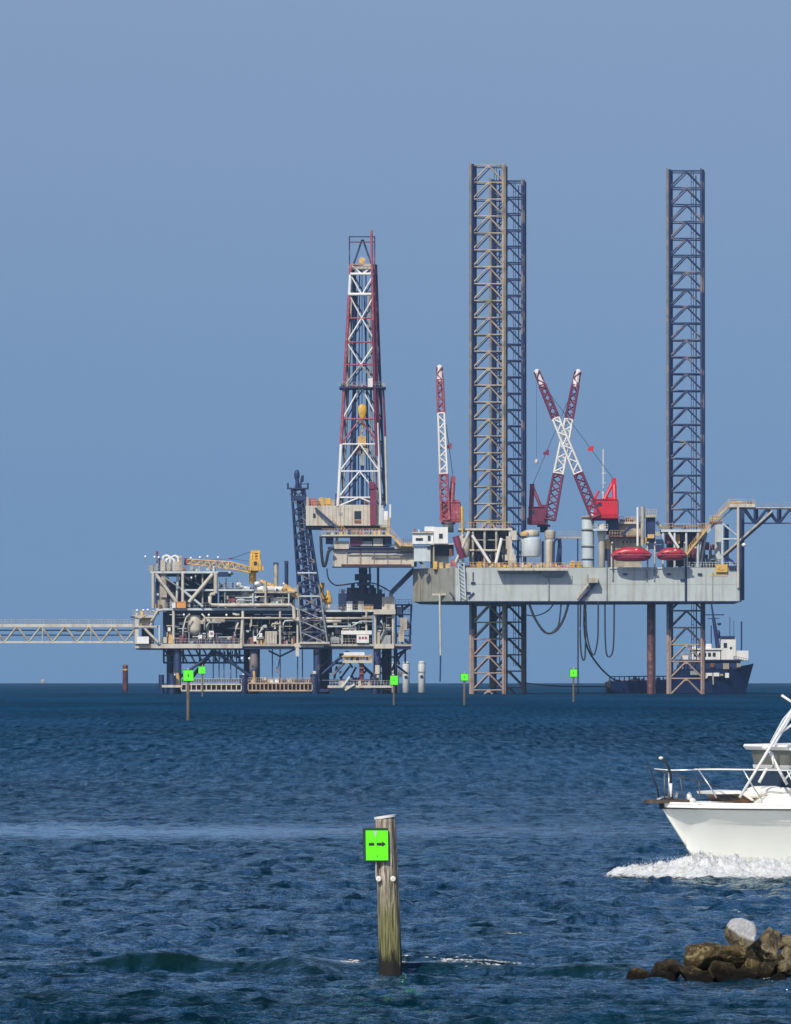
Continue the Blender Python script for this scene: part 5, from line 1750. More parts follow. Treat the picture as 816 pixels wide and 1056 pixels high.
# ------------------------------------------------------------------ supply ship, piles and channel marks
def ship():
    D = D0 + 100
    Y0 = D
    base = P(700, 716, D); base.z = seaz(base.x, D)
    t = thing('supply_ship', 'dark blue offshore supply ship with white wheelhouse, moored behind the right lattice leg', 'ship', base)
    G = lambda px, py, yy=0: P(px, py, D) + Vector((0, yy, 0))
    st = [(624, 3.2, 704, 624.5), (628, 4.2, 702.5, 628), (655, 4.6, 702, 655), (686, 4.6, 701, 686), (692, 4.6, 700.5, 692), (697, 4.6, 690, 696), (735, 4.5, 689.5, 733),
          (752, 3.9, 688.5, 748), (764, 2.7, 687, 756), (772, 1.4, 685.5, 762), (777.5, .12, 684.3, 767)]
    rings = []
    for px, b, sy, kx in st:
        top, bot = G(px, sy), G(kx, 722)
        mid = G((px + kx) / 2, (sy + 722) / 2)
        bb = b * (.8 if px < 740 else .55)
        rings.append([top + Vector((0, -b, 0)), mid + Vector((0, -(b + bb) / 2 * .98, 0)), bot + Vector((0, -bb, 0)), bot + Vector((0, bb, 0)),
                      mid + Vector((0, (b + bb) / 2 * .98, 0)), top + Vector((0, b, 0))])
    m = MB(); m.loft(rings); m.make('hull', M['shiphull'], t)
    F0 = D - 4.7
    def bb_(name, x0, y0, x1, y1, dep, mm, d=.6):
        return box(t, name, x0, y0, x1, y1, F0 + d, dep, M[mm])
    bb_('working_deck', 628, 701.4, 695, 702.2, 8, 'deck')
    rr = random.Random(5)
    for k in range(13):
        x = 629 + k * 5
        rod(t, 'bulwark_post', (x, 702, F0 + .3), (x + .3, 697.5, F0 + .3), .16, M['slate_dark'], 5)
    rod(t, 'bulwark_rail', (628, 697.8, F0 + .3), (692, 697.4, F0 + .3), .14, M['slate_dark'], 5)
    for k in range(12):
        x = 640 + rr.uniform(0, 46)
        bb_('deck_cargo', x, 702 - rr.uniform(1.5, 4.5), x + rr.uniform(2, 5), 701.6, 2, rr.choice(['navy', 'slate', 'slate_dark', 'grey']), rr.uniform(1, 4))
    for x in (627, 629):
        rod(t, 'stern_fender', (x, 703, F0 + .8), (x, 712, F0 + .8), .4, M['black'], 8)
    # superstructure: dark lower storey, white wheelhouse
    ls = bb_('lower_deckhouse', 700, 681, 764, 690, 7, 'slate_dark', 1.2)
    up = bb_('wheelhouse', 713, 670, 743, 681, 6, 'white', 1.6)
    for i in range(5):
        box(up, 'window_pane', 716 + i * 4.8, 673, 719 + i * 4.8, 677, F0 + 1.5, .12, M['glass'])
    bb_('roof_deck', 711, 668.6, 745, 670.2, 7, 'white', 1.2)
    bb_('monkey_island', 722, 664, 734, 668.8, 4, 'white', 2)
    bb_('life_raft', 714, 665.5, 719, 668.6, 2, 'white', 1.5)
    bb_('deck_locker', 704, 676, 710, 681, 3, 'white', 1.5)
    br = bb_('bridge_wing', 744, 658, 759, 681, 5, 'white', 1.4)
    box(br, 'window_pane', 746.5, 663, 750, 668, F0 + 1.3, .12, M['glass'])
    box(br, 'roof_edge', 743, 656, 758, 658.2, F0 + 1.1, 5.5, M['slate_dark'])
    box(br, 'window_pane', 753, 667, 755, 669.5, F0 + 1.3, .12, M['glass'])
    fu = bb_('funnel', 721, 660.5, 728, 672, 3, 'slate_dark', 2)
    bb_('forward_cabin', 758.5, 671, 772, 681, 4, 'white', 1.8)
    rail(t, (757, 681, F0 + 1.2), (772, 684, F0 + 1.2), 1.0, 6, M['slate_dark'])
    bb_('deck_edge', 697, 680.2, 766, 681.4, 8, 'slate_dark', .6)
    for x0, y0, x1, y1, mm in ((746, 684, 752, 690, 'beige'), (727, 694, 735, 697, 'white'), (727.5, 697, 730, 699, 'white'), (736, 693.8, 742, 697.5, 'white'), (743, 695, 746, 697, 'cream'),
                               (748, 694, 752, 699, 'white'), (733, 684, 737, 688, 'rust'), (760, 684, 764, 688, 'beige'), (712, 692, 720, 696, 'grey'), (726, 694, 729, 700, 'cream')):
        bb_('fitting', x0, y0, x1, y1, .6, mm, -.1 if y0 > 690 else .4)
    rod(t, 'waste_outlet', (735.5, 697, F0 + .15), (736, 706, F0 + .1), .22, M['beige'], 6)
    # mast with raked top and yards
    rod(t, 'mast', (741, 670, D), (736, 637, D), .55, M['navy'], 8, .7)
    rod(t, 'mast', (736, 637, D), (732, 610, D), .25, M['navy'], 8, .6)
    rod(t, 'yard', (727, 634, D), (747, 634, D), .16, M['navy'], 6)
    rod(t, 'yard', (730, 638, D), (742, 637.6, D), .12, M['navy'], 6)
    for a, b in (((735.3, 620), (711, 612)), ((735.3, 620), (744, 612.5)), ((725, 619.5), (722, 607)), ((735, 620), (732, 606)), ((725, 619.5), (727, 624))):
        rod(t, 'aerial', (*a, D), (*b, D), .12, M['slate_dark'], 5)
    for x, y0, y1, r in ((733.8, 645, 671, .14), (765, 641, 673, .2), (726, 644, 661, .08), (753, 636, 660, .08), (757, 640, 660, .06)):
        rod(t, 'aerial', (x, y0, D), (x, y1, D), r, M['slate_dark'], 5)
    m = MB(); m.ball(P(742, 643.5, D - .5), (.5, .4, .35)); m.make('radar', M['slate_dark'], t, True)
    m = MB(); m.ball(P(741, 654, D - .5), (.5, .4, 1.0)); m.make('radar', M['slate_dark'], t, True)
    # round satellite frame amidships
    m = MB()
    for a in np.linspace(0, math.pi, 7)[:-1]:
        pts = [P(707.5, 678, D - 1) + Vector((math.cos(k) * math.cos(a), math.cos(k) * math.sin(a), math.sin(k))) * 1.25 for k in np.linspace(0, 2 * math.pi, 17)]
        m.sweep(pts, .09, 4)
    m.make('crane_cage', M['grey'], t)
    for k in range(9):
        x = 698 + rr.uniform(0, 20)
        rod(t, 'stay', (x, 681 + rr.uniform(0, 5), F0 + .5), (x + rr.uniform(-2, 2), 696, F0 + .4), .12, M[rr.choice(['grey', 'slate', 'beige'])], 5)
    rod(t, 'deck_davit', (697, 690, F0 + 1), (703, 676, F0 + 1), .2, M['grey'], 6)


ship()

def far_pile(label, px, w, ytop, ybase, m, D, cap=True, white=False):
    base = P(px, ybase, D); base.z = seaz(base.x, D)
    r = w / 2 * D / F
    t = thing('mooring_pile', label, 'pile', base, 'white piles by the platform' if white else None)
    top = P(px, ytop, D).z
    lathe(t, 'shaft', Vector((base.x, D, base.z - 2)), [(r, 0), (r, top - base.z + 2 - .3), (r * .96, top - base.z + 2)], m, 16)
    if white:
        lathe(t, 'collar', Vector((base.x, D, top - 2.4)), [(r, 0), (r * 1.12, .1), (r * 1.12, .45), (r, .5)], M['grey'], 16)
        lathe(t, 'cap', Vector((base.x, D, top - .02)), [(r * 1.04, 0), (r * .96, .4), (r * .3, .6), (.02, .62)], M['pale'], 16)
        c = P(px, ytop + 14, D - r)
        q = MB()
        q.loft([[c + Vector((math.cos(k) * .42, yy, math.sin(k) * .42)) for k in np.linspace(0, 2 * math.pi, 10, endpoint=False)] for yy in (-.08, .3)])
        q.make('hatch', M['slate_dark'], t)
        q = MB()
        c = P(px + w * .3, ytop + 9, D - r * .8)
        q.box(c + Vector((-.15, -.1, -.4)), c + Vector((.15, .3, .4)))
        q.make('cleat', M['grey'], t)
    else:
        lathe(t, 'cap', Vector((base.x, D, top - .02)), [(r * 1.05, 0), (r * 1.05, .25), (.02, .5)], M['rust'], 14)
        lathe(t, 'band', Vector((base.x, D, top - 1.2)), [(r * 1.03, 0), (r * 1.03, .5), (r, .52)], M['ochre'], 14)


far_pile('short rusty round pile standing alone in the sea under the lattice footbridge', 129.3, 5.6, 687, 713, mat('rusty_pile', (.09, .03, .045), var=.3, patch=(.35, .15, .08)), D0 + 200)
WP = mat('white_pile_coating', (.68, .66, .60), var=.06, streak=(.45, .40, .33), streak_amt=.5)
far_pile('white round pile at the platform edge, partly behind the green channel sign', 407.6, 8.0, 684.5, 713, WP, D0 + 150, True, True)
far_pile('white round pile standing in the middle of the group of three', 418.8, 7.4, 684.5, 713, WP, D0 + 150, True, True)
far_pile('white round pile furthest right, alone between the platform and the jack-up legs', 435.0, 7.4, 684, 713, WP, D0 + 150, True, True)

GREEN = mat('fluorescent_green_sheet', (.12, .93, .02), rough=.45, var=.04)
GREEN2 = mat('dark_green_sheet', (.003, .05, .03), rough=.5, var=.1)
PILE = mat('weathered_pile_wood', (.115, .09, .055), rough=.85, var=.3, scale=3.0)


def channel_mark(label, px, sx0, sx1, sy0, sy1, ybase, w, post=None):
    D = Dw(ybase)
    x = P(px, ybase, D).x
    z = seaz(x, D)
    t = thing('channel_mark', label, 'channel marker', Vector((x, D, z)), 'green square daymarks along the channel')
    r = w / 2 * D / F
    top = P(px, sy0 + 1, D).z
    lathe(t, 'pile', Vector((x, D, z - 1.2)), [(r * 1.1, 0), (r, 1.2), (r * .92, top - z + 1.2)], post or PILE, 10)
    s = D / F
    a, b = P(sx0, sy1, D), P(sx1, sy0, D)
    y = D - r - .06
    wbox(t, 'sign_board', (a.x, y - .03, a.z), (b.x, y, b.z), GREEN)
    wbox(t, 'sign_backing', (a.x - .4 * s, y + .01, a.z - .5 * s), (b.x + .2 * s, y + .06, b.z + .7 * s), GREEN2)
    cx, cz = (a.x + b.x) / 2, (a.z + b.z) / 2
    wbox(t, 'numeral', (cx - .05, y - .045, cz - .12), (cx + .03, y - .034, cz + .12), M['slate_dark'])
    wbox(t, 'sign_bracket', (x - r * 1.3, D - r - .03, cz - .06), (x + r * 1.3, D - r * .5, cz + .06), M['grey'])
    lathe(t, 'bird_spike', Vector((x, D, top)), [(r * .8, 0), (r * .6, 1.5 * s), (.02, 3.2 * s)], M['cream'], 8)
    return t


channel_mark('green square daymark on a brown pile, largest and leftmost of the distant ones', 194, 189.2, 199.6, 691.3, 702.2, 743, 3.4)
channel_mark('small green daymark just right of the largest distant one, on a thin post', 208.8, 204.8, 211.8, 687.5, 694.8, 718.5, 2.0)
channel_mark('green daymark in front of the leftmost white pile', 406.3, 402.6, 410.4, 697, 706.3, 727, 2.2)
channel_mark('green daymark standing just left of the tan lattice leg foot', 479, 475.4, 483, 694.7, 701.8, 727, 2.4)
channel_mark('green daymark under the straight cable, between the paired legs and the ship', 591.6, 588, 595.3, 690.3, 698, 724, 2.2)


def far_sail():
    D = 6500
    t = thing('distant_sailboat', 'tiny pale sailing boat faint on the horizon at the left', 'boat', Vector((P(45, 700, D).x, D, seaz(0, D))))
    z = seaz(0, D)
    x = P(45, 700, D).x
    m = MB()
    m.loft([[Vector((x + s * 2.5, D + k * w, z + h * .7)) for k, h in ((-1, 1.9), (-.6, 0), (.6, 0), (1, 1.9))] for s, w in ((-1, 1), (0, 1.6), (.7, 1.1), (1, .1))])
    m.make('hull', M['beige'], t)
    m = MB()
    m.loft([[Vector((x - 4 * (1 - h) + .1, D, z + 1.5 + 2.6 * h)), Vector((x + .1, D - .1, z + 1.5 + 2.6 * h)), Vector((x + .1, D + .1, z + 1.5 + 2.6 * h))] for h in (0, .4, .8, .99)])
    m.make('sail', M['beige'], t)
    wrod(t, 'mast', (x + .2, D, z + 1), (x + .2, D, z + 5), .12, M['grey'], 6)


far_sail()

# ------------------------------------------------------------------ foreground: channel mark, boat, rocks
import bmesh


def node_mat(name, build, rough=.7):
    m = bpy.data.materials.new(name)
    m.use_nodes = True
    nt = m.node_tree
    bs = nt.nodes['Principled BSDF']
    bs.inputs['Roughness'].default_value = rough
    L = nt.links.new
    geo = nt.nodes.new('ShaderNodeNewGeometry')
    tc = nt.nodes.new('ShaderNodeTexCoord')

    def noise_(vec, scale, detail=5, rough=.55, dist=0.0):
        mp = nt.nodes.new('ShaderNodeMapping')
        mp.inputs['Scale'].default_value = scale
        L(vec, mp.inputs['Vector'])
        n = nt.nodes.new('ShaderNodeTexNoise')
        n.inputs['Scale'].default_value = 1
        n.inputs['Detail'].default_value = detail
        n.inputs['Roughness'].default_value = rough
        n.inputs['Distortion'].default_value = dist
        L(mp.outputs[0], n.inputs['Vector'])
        return n.outputs['Fac']

    def rng_(v, a, b, c=0.0, d=1.0):
        n = nt.nodes.new('ShaderNodeMapRange')
        for k, x in zip(('From Min', 'From Max', 'To Min', 'To Max'), (a, b, c, d)):
            n.inputs[k].default_value = x
        L(v, n.inputs['Value'])
        return n.outputs[0]

    def mix(f, a, b):
        n = nt.nodes.new('ShaderNodeMix')
        n.data_type = 'RGBA'
        for k, x in (('Factor', f), ('A', a), ('B', b)):
            if hasattr(x, 'links'):
                L(x, n.inputs[k])
            elif k == 'Factor':
                n.inputs[k].default_value = x
            else:
                n.inputs[k].default_value = (*x, 1)
        return n.outputs['Result']

    def mth(op, a, b):
        n = nt.nodes.new('ShaderNodeMath')
        n.operation = op
        for i, x in enumerate((a, b)):
            if hasattr(x, 'links'):
                L(x, n.inputs[i])
            else:
                n.inputs[i].default_value = x
        return n.outputs[0]

    def z():
        s = nt.nodes.new('ShaderNodeSeparateXYZ')
        L(geo.outputs['Position'], s.inputs[0])
        return s.outputs['Z']

    class K: pass
    k = K()
    k.noise, k.rng, k.mix, k.mth, k.z, k.pos, k.gen, k.nt, k.L, k.bs, k.nor = noise_, rng_, mix, mth, z, geo.outputs['Position'], tc.outputs['Generated'], nt, L, bs, geo.outputs['Normal']

    def bump(h, dist, strength=1.0):
        b = nt.nodes.new('ShaderNodeBump')
        b.inputs['Distance'].default_value = dist
        b.inputs['Strength'].default_value = strength
        L(h, b.inputs['Height'])
        L(b.outputs[0], bs.inputs['Normal'])
    k.bump = bump
    col = build(k)
    L(col, bs.inputs['Base Color'])
    return m


def wood_build(k):
    grain = k.noise(k.pos, (38, 38, 2.2), 6, .65, .3)
    fine = k.noise(k.pos, (95, 95, 6), 4, .6)
    c = k.mix(k.rng(grain, .38, .62), (.085, .065, .045), (.60, .53, .41))
    c = k.mix(k.rng(fine, .52, .7, 0, .7), c, (.09, .06, .035))
    zz = k.z()
    wob = k.noise(k.pos, (9, 9, 3), 4)
    zn = k.mth('ADD', zz, k.mth('MULTIPLY', wob, .9))
    c = k.mix(k.rng(zn, 1.75, .95, 0, .85), c, k.mix(k.rng(grain, .35, .65), (.05, .055, .012), (.26, .25, .06)))
    streak = k.noise(k.pos, (16, 16, .9), 4, .6)
    c = k.mix(k.rng(streak, .55, .66, 0, .75), c, (.035, .03, .018))
    zn2 = k.mth('ADD', zz, k.mth('MULTIPLY', k.noise(k.pos, (7, 7, 2.2), 3), .7))
    c = k.mix(k.rng(zn2, .66, .54), c, (.010, .009, .006))
    k.bump(grain, .03, .9)
    return c


NEARWOOD = node_mat('near_pile_wood', wood_build, .85)
SIGNGREEN = mat('lime_sign_sheet', (.13, .95, .0), rough=.4, var=.05, scale=9)


def near_mark():
    D = Dw(1005)
    s = D / F
    base = P(403, 1001, D)
    base.z = 0
    t = thing('channel_mark', 'weathered wooden pile with lime green arrow sign and two white round reflectors, in front', 'channel marker', base,
              'green square daymarks along the channel')
    m = MB()
    rings = []
    rnd = random.Random(4)
    ph = [rnd.uniform(0, 6) for _ in range(6)]
    grooves = [(rnd.uniform(0, 6.28), rnd.uniform(.02, .06), rnd.uniform(.25, .9), rnd.uniform(.2, .8)) for _ in range(16)]
    NZ, NA = 70, 72
    topz = P(397, 844, D).z
    for i in range(NZ + 1):
        f = i / NZ
        z = -.7 + (topz + .7) * f
        fz = max(0, z) / topz
        cx = P(403.2 + (397.3 - 403.2) * fz, 900, D).x
        r = (12.0 + (10.4 - 12.0) * fz) * s
        ring = []
        for a in range(NA):
            th = 2 * math.pi * a / NA
            g = 0
            for (ga, gw, gc, gl) in grooves:
                d = (th - ga - .08 * math.sin(z * 3 + ga) + math.pi) % (2 * math.pi) - math.pi
                g -= .010 * math.exp(-(d / gw) ** 2) * (1 if abs(f - gc) < gl / 2 else .25)
            g += .004 * math.sin(3 * th + ph[0] + z) + .003 * math.sin(7 * th + ph[1] + 2 * z) + .004 * noise.noise(Vector((th * 4, z * 6, 2)))
            ring.append(Vector((cx + (r + g) * math.sin(th), D - (r + g) * math.cos(th), z + (f > .999) * math.sin(th) * .02)))
        rings.append(ring)
    m.loft(rings)
    m.make('pile', NEARWOOD, t, True)
    # pale sheet cap, slightly tilted and overhanging
    m = MB()
    cx = P(397.3, 844, D).x
    r = 11.3 * s
    m.loft([[Vector((cx + r * math.sin(a), D - r * math.cos(a), topz + dz + math.sin(a) * .02)) for a in np.linspace(0, 2 * math.pi, 24, endpoint=False)] for dz in (.004, .028, .034)])
    m.make('cap', M['white'], t)
    # the two sign boards: front one facing us, the other folded back behind it
    y = D - .19
    a, b = P(377.6, 887.3, y), P(400.6, 856.6, y)
    def board(name, x0, z0, x1, z1, y0, y1, mt, tilt=0.0, th=.006):
        q = MB()
        pts = [(x0, y0, z0), (x1, y1, z0), (x1 + tilt, y1, z1), (x0 + tilt, y0, z1)]
        q.loft([[Vector(p) + Vector((0, dy, 0)) for p in pts] for dy in (0, th)])
        return q.make(name, mt, t)
    board('sign_board', a.x, a.z, b.x, b.z, y + .004, y, SIGNGREEN, -.006)
    board('sign_backing', a.x - .030, a.z - .012, b.x + .006, b.z + .032, y + .018, y + .012, GREEN2, -.012, .02)
    board('sign_backing', a.x - .034, a.z - .004, a.x - .004, b.z + .034, y + .11, y + .012, GREEN2, -.012, .012)
    board('sign_edge', a.x - .002, a.z - .014, b.x + .004, a.z - .002, y + .002, y - .002, GREEN2, 0, .01)
    # the arrow, in two pieces
    def pg(px, py): return P(px, py, y - .003)
    q = MB()
    q.loft([[pg(px, py) + Vector((0, dy, 0)) for px, py in ((380.4, 872.1), (386, 872.1), (386, 869.3), (380.4, 869.3))] for dy in (0, .0025)])
    q.make('arrow_bar', M['black'], t)
    q = MB()
    q.loft([[pg(px, py) + Vector((0, dy, 0)) for px, py in ((388.6, 872.1), (394.3, 872.1), (394.3, 873.4), (398, 870.6), (394.3, 867.7), (394.3, 869.3), (388.6, 869.3))] for dy in (0, .0025)])
    q.make('arrow_head', M['black'], t)
    q = MB()
    q.tube(pg(389.4, 883), pg(389.4, 883) + Vector((0, .01, 0)), .008, 8)
    q.make('bolt', M['slate_dark'], t)
    # a pale streak of droppings over the top edge of the sign
    q = MB()
    q.loft([[pg(px, py) + Vector((0, dy, 0)) for px, py in ((385.7, 857), (388.6, 857), (388.3, 861), (387.2, 864), (386.2, 860))] for dy in (-.001, .002)])
    q.make('dropping_streak', M['pale'], t)
    q = MB()
    q.box(P(387.3, 905, D - .15), P(388.5, 888, D - .13))
    q.make('batten', M['cream'], t)
    for px in (390.6, 405.4):
        q = MB()
        c = P(px, 906.4, D - .165 if px < 400 else D - .12)
        rr_ = 2.9 * s
        q.loft([[c + Vector((math.cos(k) * rad, yy, math.sin(k) * rad)) for k in np.linspace(0, 2 * math.pi, 20, endpoint=False)]
                for yy, rad in ((-.012, rr_ * .55), (-.009, rr_ * .9), (0, rr_), (.06, rr_))])
        ro = q.make('reflector', M['white'], t)
        q = MB()
        q.loft([[c + Vector((math.cos(k) * rr_ * .16, yy, math.sin(k) * rr_ * .16)) for k in np.linspace(0, 2 * math.pi, 8, endpoint=False)] for yy in (-.016, -.008)])
        q.make('bolt', M['beige'], ro)


near_mark()

# ---------------------------------------------------------------- motor boat
GEL = mat('gelcoat', (.80, .80, .73), rough=.25, var=.03, scale=1.2)
DECKW = mat('deck_gelcoat', (.85, .83, .76), rough=.5, var=.03)
STEEL = mat('stainless_rail', (.62, .62, .60), rough=.3, metal=.7, var=.1)
TEAK = mat('teak_pulpit', (.075, .05, .035), rough=.7, var=.3, scale=8)
DULL = mat('dull_rail', (.12, .10, .075), rough=.5, var=.3, scale=5)
CANVAS = mat('cushion_canvas', (.82, .76, .66), rough=.8, var=.1, scale=4)
CLEAR = mat('clear_curtain', (.20, .20, .16), rough=.2, var=.3, scale=2)


def motor_boat():
    DB = 138.5
    psi = math.radians(22)
    tip = P(682.5, 831.5, DB)
    ax = Vector((math.cos(psi), math.sin(psi), 0))          # towards the stern
    pt = Vector((math.sin(psi), -math.cos(psi), 0))         # towards the near side
    zs0 = tip.z
    org = Vector((tip.x, tip.y, 0))
    t = thing('motor_boat', 'white sport fishing boat throwing up a bow wave as it enters from the right', 'boat', org + ax * 3)

    def W(s, w, z): return org + ax * s + pt * w + Vector((0, 0, z))
    LEN = 9.5
    def bs(s): return 1.55 * (1 - math.exp(-max(s, 0) / .80)) if s < 6 else 1.55 * (1 - .06 * (s - 6) / 3.5)
    def bc(s): return 1.35 * (1 - math.exp(-max(s - .50, 0) / 1.25))
    def zs(s): return zs0 - .012 * s + .0 * s
    def zk(s):
        if s < .72:
            return zs0 - (zs0 - .25) * (s / .72) ** .95
        return .25 - .6 * (1 - math.exp(-(s - .72) / .8))
    def zc(s): return max(zk(s) + .02, .30 - .06 * min(s, 2))
    ss = list(np.concatenate([np.linspace(.0, 1.4, 26), np.linspace(1.6, LEN, 22)]))
    ts = np.linspace(0, 1, 15)
    rings = []
    for s in ss:
        half = []
        for tt in ts:
            fl = (1 - tt) ** 1.7
            b = bc(s) + (bs(s) - bc(s)) * fl
            z = zs(s) + (zc(s) - zs(s)) * tt
            if tt > .24:
                b -= .030 * min(1, s / .5)
            half.append((b, z))
        half.append((bc(s) * .5, (zc(s) + zk(s)) / 2 - .03))
        ring = [W(s, b, z) for b, z in half] + [W(s, 0, zk(s))] + [W(s, -b, z) for b, z in reversed(half)]
        rings.append(ring)
    m = MB()
    m.loft(rings)
    hull = m.make('hull', GEL, t, True)
    # deck with camber and a raised toe rail
    m = MB()
    drings = []
    for s in ss:
        b = bs(s) + .015
        top = [W(s, b * u, zs(s) + .03 + .05 * (1 - u * u)) for u in np.linspace(-1, 1, 9)]
        drings.append(top + [W(s, b, zs(s) - .02), W(s, -b, zs(s) - .02)])
    m.loft(drings)
    m.make('deck', DECKW, t)
    for side in (1, -1):
        m = MB(); m.sweep([W(s, side * (bs(s) + .012), zs(s) - .035) for s in ss], .014, 6); m.make('rub_rail', M['black'], hull, True)
        m = MB(); m.sweep([W(s, side * (bs(s) - .02), zs(s) + .055) for s in ss], .028, 6); m.make('toe_rail', DECKW, t, True)
    m = MB(); m.sweep([W(s, bc(s) + (bs(s) - bc(s)) * .76 ** 1.7 + .004 - .01, zs(s) + (zc(s) - zs(s)) * (.20 + .012 * s)) for s in ss if s > .3], .016, 6); m.make('spray_rail', GEL, hull, True)
    # pulpit
    m = MB()
    m.loft([[W(s, w * .17 * k, z) for w, z in ((-1, zs0 + .06), (1, zs0 + .06), (1, zs0 + .125), (-1, zs0 + .125))] for s, k in ((-.32, .8), (-.25, 1), (.5, 1.15))])
    m.make('bow_pulpit', TEAK, t)
    m = MB(); m.loft([[W(s, w, z) for w, z in ((-.07, zs0 - .05), (.07, zs0 - .05), (.07, zs0 + .06), (-.07, zs0 + .06))] for s in (-.02, .45)]); m.make('anchor_roller', M['black'], t)
    m = MB()
    m.sweep([W(-.1, 0, zs0 + .13), W(.05, 0, zs0 + .17), W(.3, 0, zs0 + .13)], .025, 6)
    m.tube(W(.28, 0, zs0 + .1), W(.3, 0, zs0 + .26), .05, 8)
    m.make('windlass', STEEL, t, True)
    m = MB(); m.ball(W(.62, -.1, zs0 + .16), (.06, .06, .1)); m.ball(W(.66, -.1, zs0 + .1), (.1, .08, .06)); m.make('windlass_cap', M['white'], t, True)

    def Q(px, py, side=1.0):
        """Point on the plane of the rail on that side seen at (px, py)."""
        lo, hi = -2.0, 12.0
        for _ in range(50):
            mid = (lo + hi) / 2
            w = W(mid, side * bs(mid) * .92, 1.5)
            if w.x / w.y * F + 408 < px: lo = mid
            else: hi = mid
        w = W(lo, side * bs(lo) * .92, 1.5)
        return P(px, py, w.y)

    def tube(name, pts, r, mt=STEEL, par=None):
        q = MB(); q.sweep(pts, r, 7)
        return q.make(name, mt, par or t, True)
    # rails: dull stanchions forward, bright top rail
    tube('bow_rail', [Q(716, 793.6), Q(740, 793.4), Q(770, 793.8), Q(806, 794.5), Q(840, 795)], .015, M['white'])
    tube('bow_rail', [P(675, 793, DB - .1), P(690, 794.5, DB), Q(716, 793.8)], .012, STEEL)
    tube('bow_rail', [P(675, 793, DB + .3), P(700, 800, DB + 1), P(724, 806, DB + 1.8), P(742, 812, DB + 2.2)], .009, DULL)
    tube('stanchion', [Q(721, 794.5), Q(733, 812), Q(739, 823)], .014)
    tube('stanchion', [Q(767, 794.5), Q(777, 812), Q(785.5, 824)], .014)
    tube('stanchion', [Q(812, 795), Q(820, 812), Q(828, 825)], .014)
    tube('stanchion', [P(667.5, 786, DB + .05), P(671, 793, DB), P(677, 810, DB), P(680, 823, DB)], .015, M['black'])
    tube('stanchion', [P(681.5, 781.5, DB - .15), P(685.5, 784.5, DB - .15), P(689.5, 790, DB - .15), P(692, 800, DB - .1), P(693, 823, DB)], .022, M['black'])
    q = MB(); q.ball(P(681.8, 781.8, DB - .15), (.045, .03, .03)); q.make('rail_light', M['white'], t, True)
    for x0, y0, x1, mt in ((685.5, 798, 685.5, DULL), (690, 797, 690, STEEL), (701.5, 801, 705, DULL), (721, 806, 722, DULL)):
        tube('stanchion', [P(x0, y0, DB), P(x1, 824, DB)], .013, mt)
    q = MB(); q.tube(P(691.8, 808, DB - .12), P(692.2, 822, DB - .1), .035, 8, .02); q.make('anchor_shank', M['white'], t, True)
    # foredeck hatch trunk: white lid over a dark opening, raked aft edge
    def slab(name, pts, w0, w1, mt, sref=None):
        q = MB()
        ps = []
        for px, py in pts:
            # project on the centre plane of the boat
            lo, hi = -2.0, 14.0
            for _ in range(50):
                mid = (lo + hi) / 2
                w = W(mid, (w0 + w1) / 2, 1.5)
                if w.x / w.y * F + 408 < px: lo = mid
                else: hi = mid
            ps.append((lo, P(px, py, W(lo, (w0 + w1) / 2, 0).y).z))
        q.loft([[W(s, w, z) for s, z in ps] for w in (w0, w1)])
        return q.make(name, mt, t)
    slab('hatch_trunk', [(735, 818.5), (752, 817.5), (766, 824.5), (766, 827), (742, 827)], -.35, .40, M['rust_b'])
    slab('hatch_lid', [(728.3, 816.2), (752, 814.8), (757, 816.2), (768, 824.5), (766, 825.5), (755, 818.4), (729.5, 818.8)], -.42, .47, DECKW)
    slab('hatch_side', [(738, 819), (751, 817.6), (763, 824.6), (745, 826)], .40, .405, M['black'])
    # sun pad and coiled covers on the coach roof
    slab('coach_roof', [(768, 825), (775, 818), (850, 816), (980, 815), (980, 832), (768, 830)], -1.0, 1.0, DECKW)
    def cushion(name, px0, py0, px1, py1, w0, w1, mt, seed):
        q = MB()
        a = Q(px0, py1, .3); b = Q(px1, py0, .3)
        c = (a + b) / 2
        rx, rz = (b.x - a.x) / 2, (b.z - a.z) / 2
        NU, NV = 28, 16
        rr = []
        for i in range(NV + 1):
            v = math.pi * (i + .02 * (i == 0) - .02 * (i == NV)) / NV
            ring = []
            for j in range(NU):
                u = 2 * math.pi * j / NU
                d = Vector((math.sin(v) * math.cos(u), math.sin(v) * math.sin(u), math.cos(v)))
                e = Vector([math.copysign(abs(k) ** .6, k) for k in d])
                n = 1 + .10 * noise.noise(d * 2.2 + Vector((seed, 0, 0)))
                ring.append(c + ax * e.x * rx * n + pt * e.y * (w1 - w0) / 2 * n + Vector((0, 0, e.z * rz * n)))
            rr.append(ring)
        q.loft(rr)
        return q.make(name, mt, t, True)
    cushion('sun_pad', 776, 810.5, 812, 822, -.5, .5, CANVAS, 1)
    cushion('sun_pad', 808, 809.5, 850, 822, -.5, .5, CANVAS, 4)
    cushion('covered_fender', 800, 817.5, 828, 826, -.2, .5, CANVAS, 2)
    cushion('covered_fender', 771, 815, 783, 823, -.2, .3, CANVAS, 7)
    # windscreen, hard top and the aluminium tower legs
    slab('windscreen', [(786, 812), (792, 793), (900, 790), (900, 815)], -.8, .8, M['glass'])
    slab('bridge_enclosure', [(797.5, 790), (793.5, 773), (930, 771), (930, 792)], -.85, .85, CLEAR)
    slab('bridge_coaming', [(798, 793.5), (797, 789), (930, 788), (930, 793)], -.92, .92, DECKW)
    slab('hard_top', [(789, 770), (790, 767.8), (940, 764.5), (940, 771), (792, 773.5)], -1.0, 1.0, DECKW)
    m = MB(); m.ball(Q(790.5, 770.5, .5), (.09, .07, .06)); m.make('hard_top_end', M['white'], t, True)
